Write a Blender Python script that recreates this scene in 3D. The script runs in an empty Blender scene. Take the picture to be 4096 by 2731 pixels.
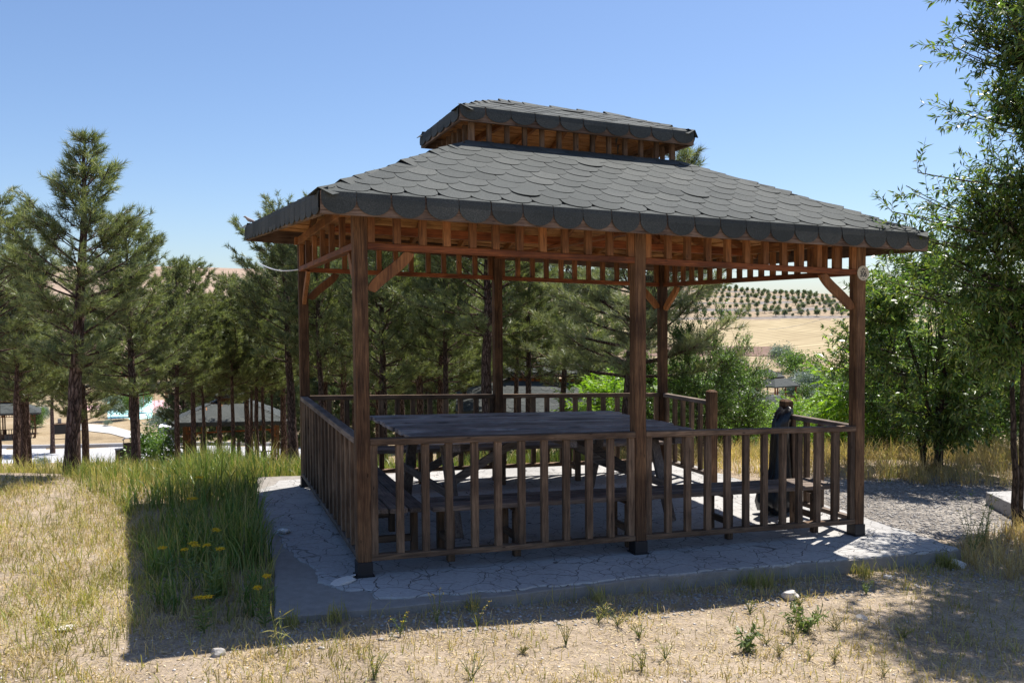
import bpy, bmesh, math, random
import numpy as np
from mathutils import Vector, Matrix

# ------------------------------------------------------------------ camera, world, sun, exposure
scene = bpy.context.scene
COL = scene.collection
CAM = np.array([-1.01352, -5.76443, 1.81407])
YAW, PITCH, ROLL, FOC = -0.356848, -0.035644, -0.0074186, 3397.69

def cam_axes():
    f = np.array([-math.sin(YAW)*math.cos(PITCH), math.cos(YAW)*math.cos(PITCH), math.sin(PITCH)])
    r0 = np.array([math.cos(YAW), math.sin(YAW), 0.0])
    u0 = np.cross(r0, f)
    return (math.cos(ROLL)*r0 + math.sin(ROLL)*u0, -math.sin(ROLL)*r0 + math.cos(ROLL)*u0, f)

ax_r, ax_u, ax_f = cam_axes()
cd = bpy.data.cameras.new('camera')
cd.sensor_width = 36.0
cd.lens = 36.0*FOC/4096.0
cd.clip_start = 0.05
cd.clip_end = 4000
camo = bpy.data.objects.new('camera', cd)
COL.objects.link(camo)
camo.matrix_world = Matrix(((ax_r[0], ax_u[0], -ax_f[0], CAM[0]), (ax_r[1], ax_u[1], -ax_f[1], CAM[1]),
                            (ax_r[2], ax_u[2], -ax_f[2], CAM[2]), (0, 0, 0, 1)))
scene.camera = camo

SUN = Vector((0.43, 0.245, 1.0)).normalized()
sun_el = math.asin(SUN.z)
w = bpy.data.worlds.new('World')
scene.world = w
w.use_nodes = True
nt = w.node_tree
bg = nt.nodes['Background']
sky = nt.nodes.new('ShaderNodeTexSky')
sky.sky_type = 'NISHITA'
sky.sun_disc = False
sky.sun_elevation = sun_el
sky.sun_rotation = math.atan2(SUN.x, SUN.y)
sky.altitude = 0
sky.air_density = 1.0
sky.dust_density = 0.6
sky.ozone_density = 3.0
tint = nt.nodes.new('ShaderNodeMix'); tint.data_type = 'RGBA'; tint.blend_type = 'MULTIPLY'
tint.inputs[0].default_value = 1.0; tint.inputs[7].default_value = (0.91, 0.96, 1.07, 1)
nt.links.new(sky.outputs[0], tint.inputs[6]); nt.links.new(tint.outputs[2], bg.inputs[0])
bg.inputs[1].default_value = 0.086
ld = bpy.data.lights.new('sun', 'SUN')
ld.energy = 5.0
ld.angle = math.radians(0.53)
ld.color = (1.0, 0.95, 0.87)
lo = bpy.data.objects.new('sun', ld)
COL.objects.link(lo)
lo.rotation_euler = SUN.to_track_quat('Z', 'Y').to_euler()
scene.view_settings.view_transform = 'Standard'
scene.view_settings.look = 'None'
scene.view_settings.exposure = 0.72
scene.view_settings.gamma = 1.0

# ------------------------------------------------------------------ helpers
RS = np.random.RandomState(7)
random.seed(7)

def sst(a, b, x):
    t = np.clip((np.asarray(x, float)-a)/(b-a), 0, 1)
    return t*t*(3-2*t)

def gz(x, y):                       # the slab and everything on it fall gently to the right
    return -0.03332*x - 0.00132*y

def vnoise(x, y, seed=0):           # smooth value noise
    x = np.asarray(x, float); y = np.asarray(y, float)
    xi = np.floor(x).astype(int); yi = np.floor(y).astype(int)
    fx = x-xi; fy = y-yi
    fx = fx*fx*(3-2*fx); fy = fy*fy*(3-2*fy)
    def h(i, j):
        n = np.sin(i*127.1 + j*311.7 + seed*74.7)*43758.5453
        return n-np.floor(n)
    return (h(xi, yi)*(1-fx)+h(xi+1, yi)*fx)*(1-fy) + (h(xi, yi+1)*(1-fx)+h(xi+1, yi+1)*fx)*fy

TL = np.array([0, 9.6, 11, 18, 24, 38, 52, 60, 70, 100, 200, 500, 560, 700, 3000.])
RL = 1.81
ZL = np.array([-.0, -.02, -.3, -1.9, -3.5, -5.85, -7.1, -7.6, -7.9, -8, -2, 30, 31, 5, -20.])
TR = np.array([0, 12.3, 14, 24, 38, 60, 100, 150, 215, 320, 480, 540, 700, 3000.])
ZR = np.array([-.0, -.05, -.5, -3.6, -6.5, -9, -12, -13, -9, -2.5, 14, 14.5, 0, -20.])

def profile(t, b):
    rz = np.interp(b, [-.7, -.4, .07, .3, .45, .8], [.060, .057, .040, .023, .012, .012])
    def smooth(T, Z):
        return sum(np.interp(t*k, T, Z) for k in (.94, .97, 1, 1.03, 1.06))/5
    left = smooth(TL, ZL); right = smooth(TR, ZR)
    # ridge heights follow the bearing
    left = left + sst(200, 500, t)*(1-sst(560, 700, t))*((1.81+rz*500)-30)
    right = right + sst(320, 480, t)*(1-sst(540, 700, t))*((1.81+rz*480)-14)
    k = sst(-.15, .2, b)
    return left*(1-k)+right*k

def ground(x, y):
    x = np.asarray(x, float); y = np.asarray(y, float)
    dx = x-CAM[0]; dy = y-CAM[1]
    t0 = dx*.3493 + dy*.9370
    l0 = dx*.9370 - dy*.3493
    r = np.hypot(dx, dy)
    th = np.arctan2(l0, t0)
    thc = np.clip(th, -.75, .75)
    t = np.where(np.abs(th) > 1.6, r*.3, r*np.cos(thc))
    b = np.tan(thc)
    z = profile(t, b)
    near = 1-sst(9, 22, r)
    base = -.045 - .045*sst(-.3, 2.5, x)*near
    z = z + base + near*(-.03332*np.clip(x, -7, 9)) 
    z = z + near*((.012+.03*sst(1, 4, np.abs(y+1)))*(vnoise(x*1.1, y*1.1, 3)-.5) + .010*(vnoise(x*4, y*4, 5)-.5))
    z = z + (1-near)*(.5*(vnoise(x*.08, y*.08, 9)-.5)*sst(20, 60, r))
    return z

def at(u, t):                       # a point on the ground by bearing (u) and forward distance (t)
    s = (u-2048)/FOC*t
    x = CAM[0] + t*.3493 + s*.9370
    y = CAM[1] + t*.9370 - s*.3493
    return float(x), float(y)

def zat(v, t):                      # height seen at row v at distance t
    return 1.814 + (1244-v)/FOC*t

def npmesh(name, V, F, smooth=False):
    """V (n,3), F list of int arrays (m,k)"""
    me = bpy.data.meshes.new(name)
    V = np.ascontiguousarray(V, np.float32)
    me.vertices.add(len(V)); me.vertices.foreach_set('co', V.ravel())
    if not isinstance(F, list): F = [F]
    F = [f for f in F if len(f)]
    loops = np.concatenate([f.ravel() for f in F]).astype(np.int32)
    tot = np.concatenate([np.full(len(f), f.shape[1]) for f in F]).astype(np.int32)
    st = np.concatenate([[0], np.cumsum(tot)[:-1]]).astype(np.int32)
    me.loops.add(len(loops)); me.loops.foreach_set('vertex_index', loops)
    me.polygons.add(len(tot)); me.polygons.foreach_set('loop_start', st)
    me.polygons.foreach_set('loop_total', tot) if bpy.app.version < (4, 0, 0) else None
    if smooth: me.polygons.foreach_set('use_smooth', np.ones(len(tot), bool))
    me.update(); me.validate()
    return me

def tag(o, label=None, cat=None, group=None, kind=None):
    if label: o['label'] = label
    if cat: o['category'] = cat
    if group: o['group'] = group
    if kind: o['kind'] = kind
    return o

def empty(name, loc, rz=0, label=None, cat=None, group=None):
    o = bpy.data.objects.new(name, None); COL.objects.link(o)
    o.empty_display_size = .2
    o.location = loc; o.rotation_euler = (0, 0, rz)
    return tag(o, label, cat, group)

def link(name, me, m, parent=None):
    o = bpy.data.objects.new(name, me); COL.objects.link(o)
    if m and not me.materials: me.materials.append(m)
    if parent: o.parent = parent
    return o

def copy_tree(o, parent=None):
    c = o.copy(); COL.objects.link(c); c.parent = parent
    for ch in list(o.children): copy_tree(ch, c)
    return c

class MB:
    """collects boxes, bars and tubes into ONE mesh"""
    def __init__(s): s.V = []; s.F = []; s.n = 0
    def add(s, V, F):
        s.V.append(np.asarray(V, float)); s.F += [tuple(int(i)+s.n for i in f) for f in F]; s.n += len(V); return s
    def box(s, x0, x1, y0, y1, z0, z1, c=0.0):
        if c <= 0:
            V = [(x, y, z) for x in (x0, x1) for y in (y0, y1) for z in (z0, z1)]
            F = [(0, 1, 3, 2), (4, 6, 7, 5), (0, 4, 5, 1), (2, 3, 7, 6), (0, 2, 6, 4), (1, 5, 7, 3)]
            return s.add(V, F)
        bm = bmesh.new(); bmesh.ops.create_cube(bm, size=1)
        for v in bm.verts:
            v.co = Vector((x0+(v.co.x+.5)*(x1-x0), y0+(v.co.y+.5)*(y1-y0), z0+(v.co.z+.5)*(z1-z0)))
        bmesh.ops.bevel(bm, geom=bm.edges[:], offset=c, segments=1, affect='EDGES')
        bm.verts.index_update()
        V = [tuple(v.co) for v in bm.verts]; F = [[v.index for v in f.verts] for f in bm.faces]
        bm.free(); return s.add(V, F)
    def bar(s, p, q, w, h, up=(0, 0, 1), c=0.003):
        p = np.array(p, float); q = np.array(q, float); d = q-p; L = np.linalg.norm(d); d /= L
        up = np.array(up, float); sd = np.cross(d, up); sd /= np.linalg.norm(sd); u2 = np.cross(sd, d)
        t = MB().box(0, L, -w/2, w/2, -h/2, h/2, c)
        V = np.concatenate(t.V)
        V = p + V[:, :1]*d + V[:, 1:2]*sd + V[:, 2:3]*u2
        return s.add(V, t.F)
    def tube(s, pts, rad, n=8, cap=True):
        pts = np.array(pts, float); m = len(pts)
        rad = np.broadcast_to(np.asarray(rad, float), (m,))
        tan = np.gradient(pts, axis=0); tan /= np.linalg.norm(tan, axis=1)[:, None]+1e-12
        ref = np.array([1., .1, 0]) if abs(tan[0][2]) > .7 else np.array([0, 0, 1.])
        a = np.arange(n)*2*math.pi/n; V = []
        for p, t, r in zip(pts, tan, rad):
            u = np.cross(t, ref); u /= np.linalg.norm(u)+1e-12; v = np.cross(t, u)
            V.append(p + r*(np.cos(a)[:, None]*u + np.sin(a)[:, None]*v))
        V = np.concatenate(V)
        F = [(i*n+j, i*n+(j+1) % n, (i+1)*n+(j+1) % n, (i+1)*n+j) for i in range(m-1) for j in range(n)]
        if cap: F += [tuple(range(n))[::-1], tuple((m-1)*n+j for j in range(n))]
        return s.add(V, F)
    def prism(s, poly, thick, origin, eu, ev, en):
        poly = np.array(poly, float); n = len(poly)
        o, eu, ev, en = (np.array(a, float) for a in (origin, eu, ev, en))
        A = o + poly[:, :1]*eu + poly[:, 1:2]*ev
        return s.add(np.concatenate([A, A+en*thick]),
                     [tuple(range(n))[::-1], tuple(range(n, 2*n))] + [(i, (i+1) % n, n+(i+1) % n, n+i) for i in range(n)])
    def build(s, name, m, parent=None, shear=False, origin=(0, 0, 0), smooth=False, own=False):
        V = np.concatenate(s.V)
        if shear: V = V.copy(); V[:, 2] += gz(V[:, 0], V[:, 1])
        V = V-np.array(origin)
        loc = (0, 0, 0)
        if own:                      # own origin at its own middle: the grain differs from piece to piece
            c = V.mean(0); V = V-c; loc = tuple(c)
        me = bpy.data.meshes.new(name); me.from_pydata(V.tolist(), [], s.F); me.update()
        if smooth: me.polygons.foreach_set('use_smooth', [True]*len(me.polygons))
        o = link(name, me, m, parent); o.location = loc
        return o

# ------------------------------------------------------------------ materials
def new_mat(name):
    m = bpy.data.materials.new(name); m.use_nodes = True
    t = m.node_tree
    return m, t, t.nodes['Principled BSDF'], t.nodes['Material Output']

def nd(t, typ, **kw):
    n = t.nodes.new(typ)
    for k, v in kw.items():
        if k in ('operation', 'blend_type', 'data_type', 'feature', 'noise_dimensions', 'distance', 'interpolation_type'): setattr(n, k, v)
        else: n.inputs[k].default_value = v
    return n

def ramp(t, src, stops, interp='LINEAR'):
    r = t.nodes.new('ShaderNodeValToRGB'); r.color_ramp.interpolation = interp
    el = r.color_ramp.elements
    while len(el) < len(stops): el.new(.5)
    for e, (p, c) in zip(el, stops):
        e.position = p; e.color = (*c, 1) if len(c) == 3 else c
    t.links.new(src, r.inputs[0]); return r.outputs[0]

def mixc(t, f, a, b, mode='MIX'):
    n = t.nodes.new('ShaderNodeMix'); n.data_type = 'RGBA'; n.blend_type = mode
    for s, v in ((0, f), (6, a), (7, b)):
        if hasattr(v, 'is_linked') or hasattr(v, 'links'): t.links.new(v, n.inputs[s])
        else: n.inputs[s].default_value = v if s == 0 else (*v, 1)
    return n.outputs[2]

def coords(t, scale=(1, 1, 1), kind='Object', loc=(0, 0, 0)):
    c = t.nodes.new('ShaderNodeTexCoord'); mp = t.nodes.new('ShaderNodeMapping')
    mp.inputs['Scale'].default_value = scale; mp.inputs['Location'].default_value = loc
    t.links.new(c.outputs[kind], mp.inputs[0]); return mp.outputs[0]

def noise(t, vec, scale, detail=4, rough=.6, dist=0):
    n = nd(t, 'ShaderNodeTexNoise', Scale=scale, Detail=detail, Roughness=rough, Distortion=dist)
    t.links.new(vec, n.inputs['Vector']); return n.outputs['Fac']

def bump(t, b, h, strength=.4, dist=.01):
    n = nd(t, 'ShaderNodeBump', Strength=strength, Distance=dist)
    t.links.new(h, n.inputs['Height']); t.links.new(n.outputs[0], b.inputs['Normal']); return n

_wood = {}
def wood(kind, axis):
    key = (kind, axis)
    if key in _wood: return _wood[key]
    pal = {'post': [(.25, .140, .070), (.115, .058, .029), (.024, .015, .009)],
           'rail': [(.265, .175, .115), (.145, .094, .060), (.048, .031, .021)],
           'grey': [(.29, .235, .20), (.17, .135, .115), (.055, .043, .037)],
           'table': [(.50, .46, .47), (.32, .28, .285), (.08, .07, .07)],
           'orange': [(.37, .165, .058), (.245, .10, .033), (.09, .035, .013)],
           'deck': [(.60, .32, .13), (.42, .20, .07), (.15, .06, .02)],
           'beam': [(.40, .13, .040), (.23, .07, .022), (.08, .025, .010)],
           'fascia': [(.30, .22, .17), (.17, .115, .085), (.05, .033, .025)]}[kind]
    m, t, b, o = new_mat('wood_'+kind+'_'+axis)
    st = {'x': (1.2, 22, 22), 'y': (22, 1.2, 22), 'z': (22, 22, 1.2)}[axis]
    inf = t.nodes.new('ShaderNodeObjectInfo')
    c = t.nodes.new('ShaderNodeTexCoord')
    add = nd(t, 'ShaderNodeVectorMath', operation='MULTIPLY_ADD')
    t.links.new(inf.outputs['Random'], add.inputs[0]); add.inputs[1].default_value = (7, 11, 5)
    t.links.new(c.outputs['Object'], add.inputs[2])
    mp = t.nodes.new('ShaderNodeMapping'); mp.inputs['Scale'].default_value = st
    t.links.new(add.outputs[0], mp.inputs[0])
    v = mp.outputs[0]
    g = noise(t, v, 3.2, 6, .65, .6)
    g2 = noise(t, v, 12, 3, .6)
    base = ramp(t, g, [(.28, pal[2]), (.44, pal[1]), (.66, pal[0])])
    fine = ramp(t, g2, [(.30, (.55, .52, .5)), (.55, (1, 1, 1))])
    col = mixc(t, .75, base, fine, 'MULTIPLY')
    big = noise(t, add.outputs[0], 2.3, 3, .6)
    dirt = ramp(t, big, [(.38, (.42, .38, .36)), (.60, (1.08, 1.05, 1.0))])
    col = mixc(t, .8, col, dirt, 'MULTIPLY')
    # knots
    vo = nd(t, 'ShaderNodeTexVoronoi', Scale=5.0); 
    sc = tuple(.5*min(a, 6) if a > 2 else 1 for a in st)
    mp2 = t.nodes.new('ShaderNodeMapping'); mp2.inputs['Scale'].default_value = sc
    t.links.new(add.outputs[0], mp2.inputs[0]); t.links.new(mp2.outputs[0], vo.inputs['Vector'])
    kn = ramp(t, vo.outputs['Distance'], [(.045, (.12, .09, .08)), (.10, (1, 1, 1))])
    col = mixc(t, .8, col, kn, 'MULTIPLY')
    # piece-to-piece difference
    hs = nd(t, 'ShaderNodeHueSaturation')
    mr = nd(t, 'ShaderNodeMapRange'); mr.inputs[3].default_value = .72; mr.inputs[4].default_value = 1.25
    t.links.new(inf.outputs['Random'], mr.inputs[0]); t.links.new(mr.outputs[0], hs.inputs['Value'])
    t.links.new(col, hs.inputs['Color'])
    t.links.new(hs.outputs[0], b.inputs['Base Color'])
    b.inputs['Roughness'].default_value = .78 if kind not in ('orange', 'beam', 'deck') else .6
    b.inputs['Specular IOR Level'].default_value = .3
    if kind == 'table': b.inputs['Roughness'].default_value = .55; b.inputs['Specular IOR Level'].default_value = .5
    bump(t, b, g, .55, .006)
    _wood[key] = m; return m

def leafmat(name, cols, trans=.35, rough=.5, spec=.4, patch=.25):
    m, t, b, o = new_mat(name)
    g = t.nodes.new('ShaderNodeNewGeometry')
    c = ramp(t, g.outputs['Random Per Island'], [(i/(len(cols)-1), k) for i, k in enumerate(cols)])
    n = noise(t, coords(t), 1.6, 3)
    f = ramp(t, n, [(.35, (1-patch,)*3), (.65, (1+patch,)*3)])
    c = mixc(t, 1.0, c, f, 'MULTIPLY')
    t.links.new(c, b.inputs['Base Color'])
    b.inputs['Roughness'].default_value = rough
    b.inputs['Specular IOR Level'].default_value = spec
    tr = t.nodes.new('ShaderNodeBsdfTranslucent')
    c2 = mixc(t, 1.0, c, (1.25, 1.3, .55), 'MULTIPLY')
    t.links.new(c2, tr.inputs[0])
    mx = t.nodes.new('ShaderNodeMixShader'); mx.inputs[0].default_value = trans
    t.links.new(b.outputs[0], mx.inputs[1]); t.links.new(tr.outputs[0], mx.inputs[2])
    t.links.new(mx.outputs[0], o.inputs[0])
    return m

def plain(name, col, rough=.6, metal=0, nscale=0, var=.25, bmp=0, bscale=60):
    m, t, b, o = new_mat(name)
    b.inputs['Roughness'].default_value = rough; b.inputs['Metallic'].default_value = metal
    if nscale:
        n = noise(t, coords(t), nscale, 5)
        c = mixc(t, n, tuple(x*(1-var) for x in col), tuple(x*(1+var) for x in col))
        t.links.new(c, b.inputs['Base Color'])
    else: b.inputs['Base Color'].default_value = (*col, 1)
    if bmp: bump(t, b, noise(t, coords(t), bscale, 3), bmp, .01)
    return m

def shingle_mat():
    m, t, b, o = new_mat('bitumen_shingle')
    v = coords(t)
    g = t.nodes.new('ShaderNodeNewGeometry')
    gr = noise(t, v, 150, 4, .85)
    c = ramp(t, gr, [(.30, (.020, .024, .023)), (.52, (.055, .062, .060)), (.74, (.14, .15, .145))])
    isl = ramp(t, g.outputs['Random Per Island'], [(0, (.72, .74, .74)), (.5, (1, 1, 1)), (1, (1.22, 1.18, 1.15))])
    c = mixc(t, 1, c, isl, 'MULTIPLY')
    st = ramp(t, noise(t, v, 1.7, 4), [(.35, (.8, .82, .82)), (.65, (1.12, 1.1, 1.08))])
    c = mixc(t, 1, c, st, 'MULTIPLY')
    t.links.new(c, b.inputs['Base Color']); b.inputs['Roughness'].default_value = .85
    b.inputs['Specular IOR Level'].default_value = .35
    bump(t, b, gr, .5, .002)
    return m

def bark_mat(name, c0, c1, c2):
    m, t, b, o = new_mat(name)
    v = coords(t, (9, 9, 2.4))
    vo = nd(t, 'ShaderNodeTexVoronoi', feature='DISTANCE_TO_EDGE', Scale=3.0)
    n = noise(t, v, 2, 5, .65)
    vm = nd(t, 'ShaderNodeVectorMath', operation='MULTIPLY_ADD')
    t.links.new(n, vm.inputs[0]); vm.inputs[1].default_value = (.9, .9, .9); t.links.new(v, vm.inputs[2])
    t.links.new(vm.outputs[0], vo.inputs['Vector'])
    cr = ramp(t, vo.outputs['Distance'], [(.0, c0), (.10, c1), (.4, c2)])
    fl = ramp(t, noise(t, v, 7, 4, .7), [(.35, (.55, .55, .55)), (.7, (1.3, 1.25, 1.2))])
    c = mixc(t, .9, cr, fl, 'MULTIPLY')
    t.links.new(c, b.inputs['Base Color']); b.inputs['Roughness'].default_value = .9
    b.inputs['Specular IOR Level'].default_value = .2
    bump(t, b, vo.outputs['Distance'], 1.0, .02)
    return m

def ground_mat(name, kind):
    m, t, b, o = new_mat(name)
    v = coords(t)
    b.inputs['Roughness'].default_value = .95; b.inputs['Specular IOR Level'].default_value = .15
    n1 = noise(t, v, 1.3, 6, .62); n2 = noise(t, v, 9, 6, .7); n3 = noise(t, v, 60, 4, .7)
    if kind == 'dirt':
        c = ramp(t, n1, [(.30, (.34, .275, .215)), (.5, (.43, .355, .28)), (.7, (.52, .44, .36))])
        c = mixc(t, .75, c, ramp(t, n2, [(.3, (.62, .60, .56)), (.65, (1.15, 1.12, 1.08))]), 'MULTIPLY')
        c = mixc(t, .7, c, ramp(t, n3, [(.32, (.50, .48, .45)), (.6, (1.12, 1.1, 1.05))]), 'MULTIPLY')
        vo = nd(t, 'ShaderNodeTexVoronoi', feature='DISTANCE_TO_EDGE', Scale=9.0)
        vm = nd(t, 'ShaderNodeVectorMath', operation='MULTIPLY_ADD')
        t.links.new(n2, vm.inputs[0]); vm.inputs[1].default_value = (.16,)*3; t.links.new(v, vm.inputs[2])
        t.links.new(vm.outputs[0], vo.inputs['Vector'])
        cr = ramp(t, vo.outputs['Distance'], [(.0, (.5, .46, .42)), (.035, (1, 1, 1))])
        msk = ramp(t, noise(t, v, .9, 2), [(.5, (0, 0, 0)), (.62, (1, 1, 1))])
        c = mixc(t, msk, c, mixc(t, 1, c, cr, 'MULTIPLY'))
        t.links.new(c, b.inputs['Base Color'])
        s = nd(t, 'ShaderNodeMath', operation='ADD'); t.links.new(n2, s.inputs[0]); t.links.new(n3, s.inputs[1])
        bump(t, b, s.outputs[0], .8, .03)
    elif kind == 'gravel':
        vo = nd(t, 'ShaderNodeTexVoronoi', Scale=45.0); t.links.new(v, vo.inputs['Vector'])
        c = ramp(t, vo.outputs['Color'], [(.1, (.15, .135, .12)), (.5, (.28, .255, .23)), (.9, (.45, .42, .38))])
        c = mixc(t, .8, c, ramp(t, n1, [(.36, (.40, .38, .38)), (.62, (1.1, 1.08, 1.05))]), 'MULTIPLY')
        t.links.new(c, b.inputs['Base Color']); bump(t, b, vo.outputs['Distance'], 1, .02)
    elif kind == 'slope':
        c = ramp(t, noise(t, v, .35, 6, .65), [(.3, (.24, .185, .12)), (.5, (.36, .28, .185)), (.72, (.43, .355, .26))])
        c = mixc(t, .8, c, ramp(t, n2, [(.3, (.55, .5, .42)), (.65, (1.1, 1.1, 1.05))]), 'MULTIPLY')
        t.links.new(c, b.inputs['Base Color']); bump(t, b, n2, .7, .08)
    elif kind == 'field':
        v2 = coords(t, (.05, .30, 1)); 
        rt = t.nodes.new('ShaderNodeMapping'); rt.inputs['Rotation'].default_value = (0, 0, .55); t.links.new(v2, rt.inputs[0])
        wv = nd(t, 'ShaderNodeTexWave', Scale=.55, Distortion=3.0, Detail=3.0); t.links.new(rt.outputs[0], wv.inputs['Vector'])
        c = ramp(t, wv.outputs['Fac'], [(.0, (.26, .205, .125)), (.3, (.36, .29, .175)), (1, (.41, .335, .21))])
        c = mixc(t, .6, c, ramp(t, noise(t, v, .05, 6, .6), [(.35, (.8, .76, .70)), (.6, (1.06, 1.05, 1.02))]), 'MULTIPLY')
        t.links.new(c, b.inputs['Base Color'])
    elif kind == 'plough':
        c = ramp(t, noise(t, v, .6, 6, .75), [(.3, (.12, .075, .055)), (.7, (.26, .175, .135))])
        t.links.new(c, b.inputs['Base Color']); bump(t, b, n1, .8, .3)
    elif kind == 'hill':
        sx = t.nodes.new('ShaderNodeSeparateXYZ'); cc = t.nodes.new('ShaderNodeTexCoord'); t.links.new(cc.outputs['Object'], sx.inputs[0])
        nn = noise(t, v, .04, 4)
        ma = nd(t, 'ShaderNodeMath', operation='MULTIPLY_ADD'); t.links.new(nn, ma.inputs[0]); ma.inputs[1].default_value = 3.0
        t.links.new(sx.outputs[2], ma.inputs[2])
        md = nd(t, 'ShaderNodeMath', operation='PINGPONG'); t.links.new(ma.outputs[0], md.inputs[0]); md.inputs[1].default_value = 1.6
        c = ramp(t, md.outputs[0], [(.0, (.19, .185, .185)), (.32, (.24, .215, .20)), (.5, (.28, .225, .165)), (1, (.34, .265, .185))])
        c = mixc(t, .9, c, ramp(t, noise(t, v, .55, 6, .75), [(.32, (.55, .52, .50)), (.62, (1.15, 1.12, 1.08))]), 'MULTIPLY')
        t.links.new(c, b.inputs['Base Color'])
    elif kind == 'fallow':
        c = ramp(t, noise(t, v, .03, 6, .6), [(.35, (.30, .215, .165)), (.65, (.38, .285, .22))])
        c = mixc(t, .7, c, ramp(t, noise(t, v, .5, 5, .8), [(.38, (.5, .5, .48)), (.5, (1.08, 1.08, 1.05))]), 'MULTIPLY')
        t.links.new(c, b.inputs['Base Color'])
    elif kind == 'road':
        br = nd(t, 'ShaderNodeTexBrick', Scale=1.0)
        br.inputs['Mortar Size'].default_value = .02
        br.inputs['Brick Width'].default_value = .5; br.inputs['Row Height'].default_value = .25
        t.links.new(v, br.inputs['Vector'])
        br.inputs['Color1'].default_value = (.50, .50, .51, 1); br.inputs['Color2'].default_value = (.44, .44, .46, 1)
        br.inputs['Mortar'].default_value = (.28, .27, .27, 1)
        c = mixc(t, .6, br.outputs[0], ramp(t, n1, [(.3, (.8, .8, .8)), (.7, (1.08, 1.07, 1.05))]), 'MULTIPLY')
        t.links.new(c, b.inputs['Base Color'])
    elif kind == 'path':
        c = ramp(t, n1, [(.3, (.42, .40, .38)), (.7, (.54, .52, .50))])
        t.links.new(c, b.inputs['Base Color'])
    return m

def concrete_mat():
    m, t, b, o = new_mat('cracked_concrete')
    v = coords(t)
    n = noise(t, v, 3.2, 5, .6); nf = noise(t, v, 40, 5, .7); nb = noise(t, v, .9, 4)
    base = ramp(t, nb, [(.3, (.33, .325, .32)), (.7, (.46, .45, .44))])
    base = mixc(t, .7, base, ramp(t, nf, [(.3, (.72, .71, .70)), (.65, (1.08, 1.07, 1.06))]), 'MULTIPLY')
    def cracks(scale, w, amt, seed):
        nn = nd(t, 'ShaderNodeTexNoise', Scale=2.6, Detail=4.0); t.links.new(v, nn.inputs['Vector'])
        vm = nd(t, 'ShaderNodeVectorMath', operation='MULTIPLY_ADD')
        t.links.new(nn.outputs['Color'], vm.inputs[0]); vm.inputs[1].default_value = (amt, amt, 0)
        ad = nd(t, 'ShaderNodeVectorMath', operation='ADD'); t.links.new(v, ad.inputs[0]); ad.inputs[1].default_value = (seed, seed*1.7, 0)
        t.links.new(ad.outputs[0], vm.inputs[2])
        vo = nd(t, 'ShaderNodeTexVoronoi', feature='DISTANCE_TO_EDGE', Scale=scale)
        t.links.new(vm.outputs[0], vo.inputs['Vector'])
        return ramp(t, vo.outputs['Distance'], [(0, (.20, .19, .18)), (w*.5, (.45, .44, .42)), (w, (1, 1, 1))])
    c1 = cracks(3.9, .015, .42, 3.1); c2 = cracks(9.5, .024, .26, 7.7)
    fade = ramp(t, noise(t, v, 1.9, 3), [(.36, (.35, .35, .35)), (.56, (1, 1, 1))])
    msk = ramp(t, n, [(.46, (0, 0, 0)), (.56, (1, 1, 1))])
    col = mixc(t, fade, base, mixc(t, 1, base, c1, 'MULTIPLY'))
    col = mixc(t, msk, col, mixc(t, .85, col, c2, 'MULTIPLY'))
    t.links.new(col, b.inputs['Base Color']); b.inputs['Roughness'].default_value = .9
    b.inputs['Specular IOR Level'].default_value = .2
    cc = mixc(t, 1, c1, mixc(t, msk, (1, 1, 1), c2), 'MULTIPLY')
    bw = t.nodes.new('ShaderNodeRGBToBW'); t.links.new(cc, bw.inputs[0])
    ma = nd(t, 'ShaderNodeMath', operation='MULTIPLY_ADD'); t.links.new(nf, ma.inputs[0]); ma.inputs[1].default_value = .25; t.links.new(bw.outputs[0], ma.inputs[2])
    bump(t, b, ma.outputs[0], .7, .008)
    return m

M = {}
M['shingle'] = shingle_mat()
M['bark'] = bark_mat('pine_bark', (.022, .014, .012), (.10, .062, .05), (.27, .19, .165))
M['bark2'] = bark_mat('grey_bark', (.02, .015, .012), (.06, .045, .035), (.13, .10, .08))
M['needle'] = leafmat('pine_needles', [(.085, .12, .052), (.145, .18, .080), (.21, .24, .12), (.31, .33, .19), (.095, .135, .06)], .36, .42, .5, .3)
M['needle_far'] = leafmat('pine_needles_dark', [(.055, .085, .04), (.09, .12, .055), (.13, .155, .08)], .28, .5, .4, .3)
M['needle_pale'] = leafmat('pale_pine_needles', [(.12, .155, .085), (.19, .225, .13), (.26, .285, .18), (.34, .35, .24)], .36, .4, .5, .3)
M['willow'] = leafmat('glossy_leaves', [(.045, .095, .025), (.075, .145, .035), (.12, .20, .05), (.18, .27, .08), (.24, .27, .07), (.05, .105, .03)], .42, .30, .7, .3)
M['bush'] = leafmat('bush_leaves', [(.06, .12, .03), (.10, .19, .045), (.14, .24, .065), (.19, .27, .09)], .42, .35, .6, .3)
M['sumac'] = leafmat('sumac_leaves', [(.12, .24, .025), (.19, .34, .03), (.27, .40, .04)], .5, .4, .4, .25)
M['olive'] = leafmat('silver_leaves', [(.13, .19, .16), (.19, .26, .22), (.25, .31, .27)], .2, .5, .4, .2)
M['pale'] = leafmat('pale_leaves', [(.10, .16, .05), (.16, .23, .08), (.20, .27, .11)], .3, .5, .4, .2)
M['orchard'] = leafmat('orchard_leaves', [(.11, .15, .08), (.15, .195, .105), (.20, .245, .135)], .25, .6, .3, .2)
M['yellowbush'] = leafmat('yellow_leaves', [(.35, .27, .06), (.45, .36, .08), (.30, .28, .09)], .3, .6, .3, .2)
M['grass_green'] = leafmat('green_grass', [(.07, .135, .03), (.11, .19, .04), (.17, .25, .06), (.27, .29, .10), (.09, .16, .035)], .35, .4, .45, .25)
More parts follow.
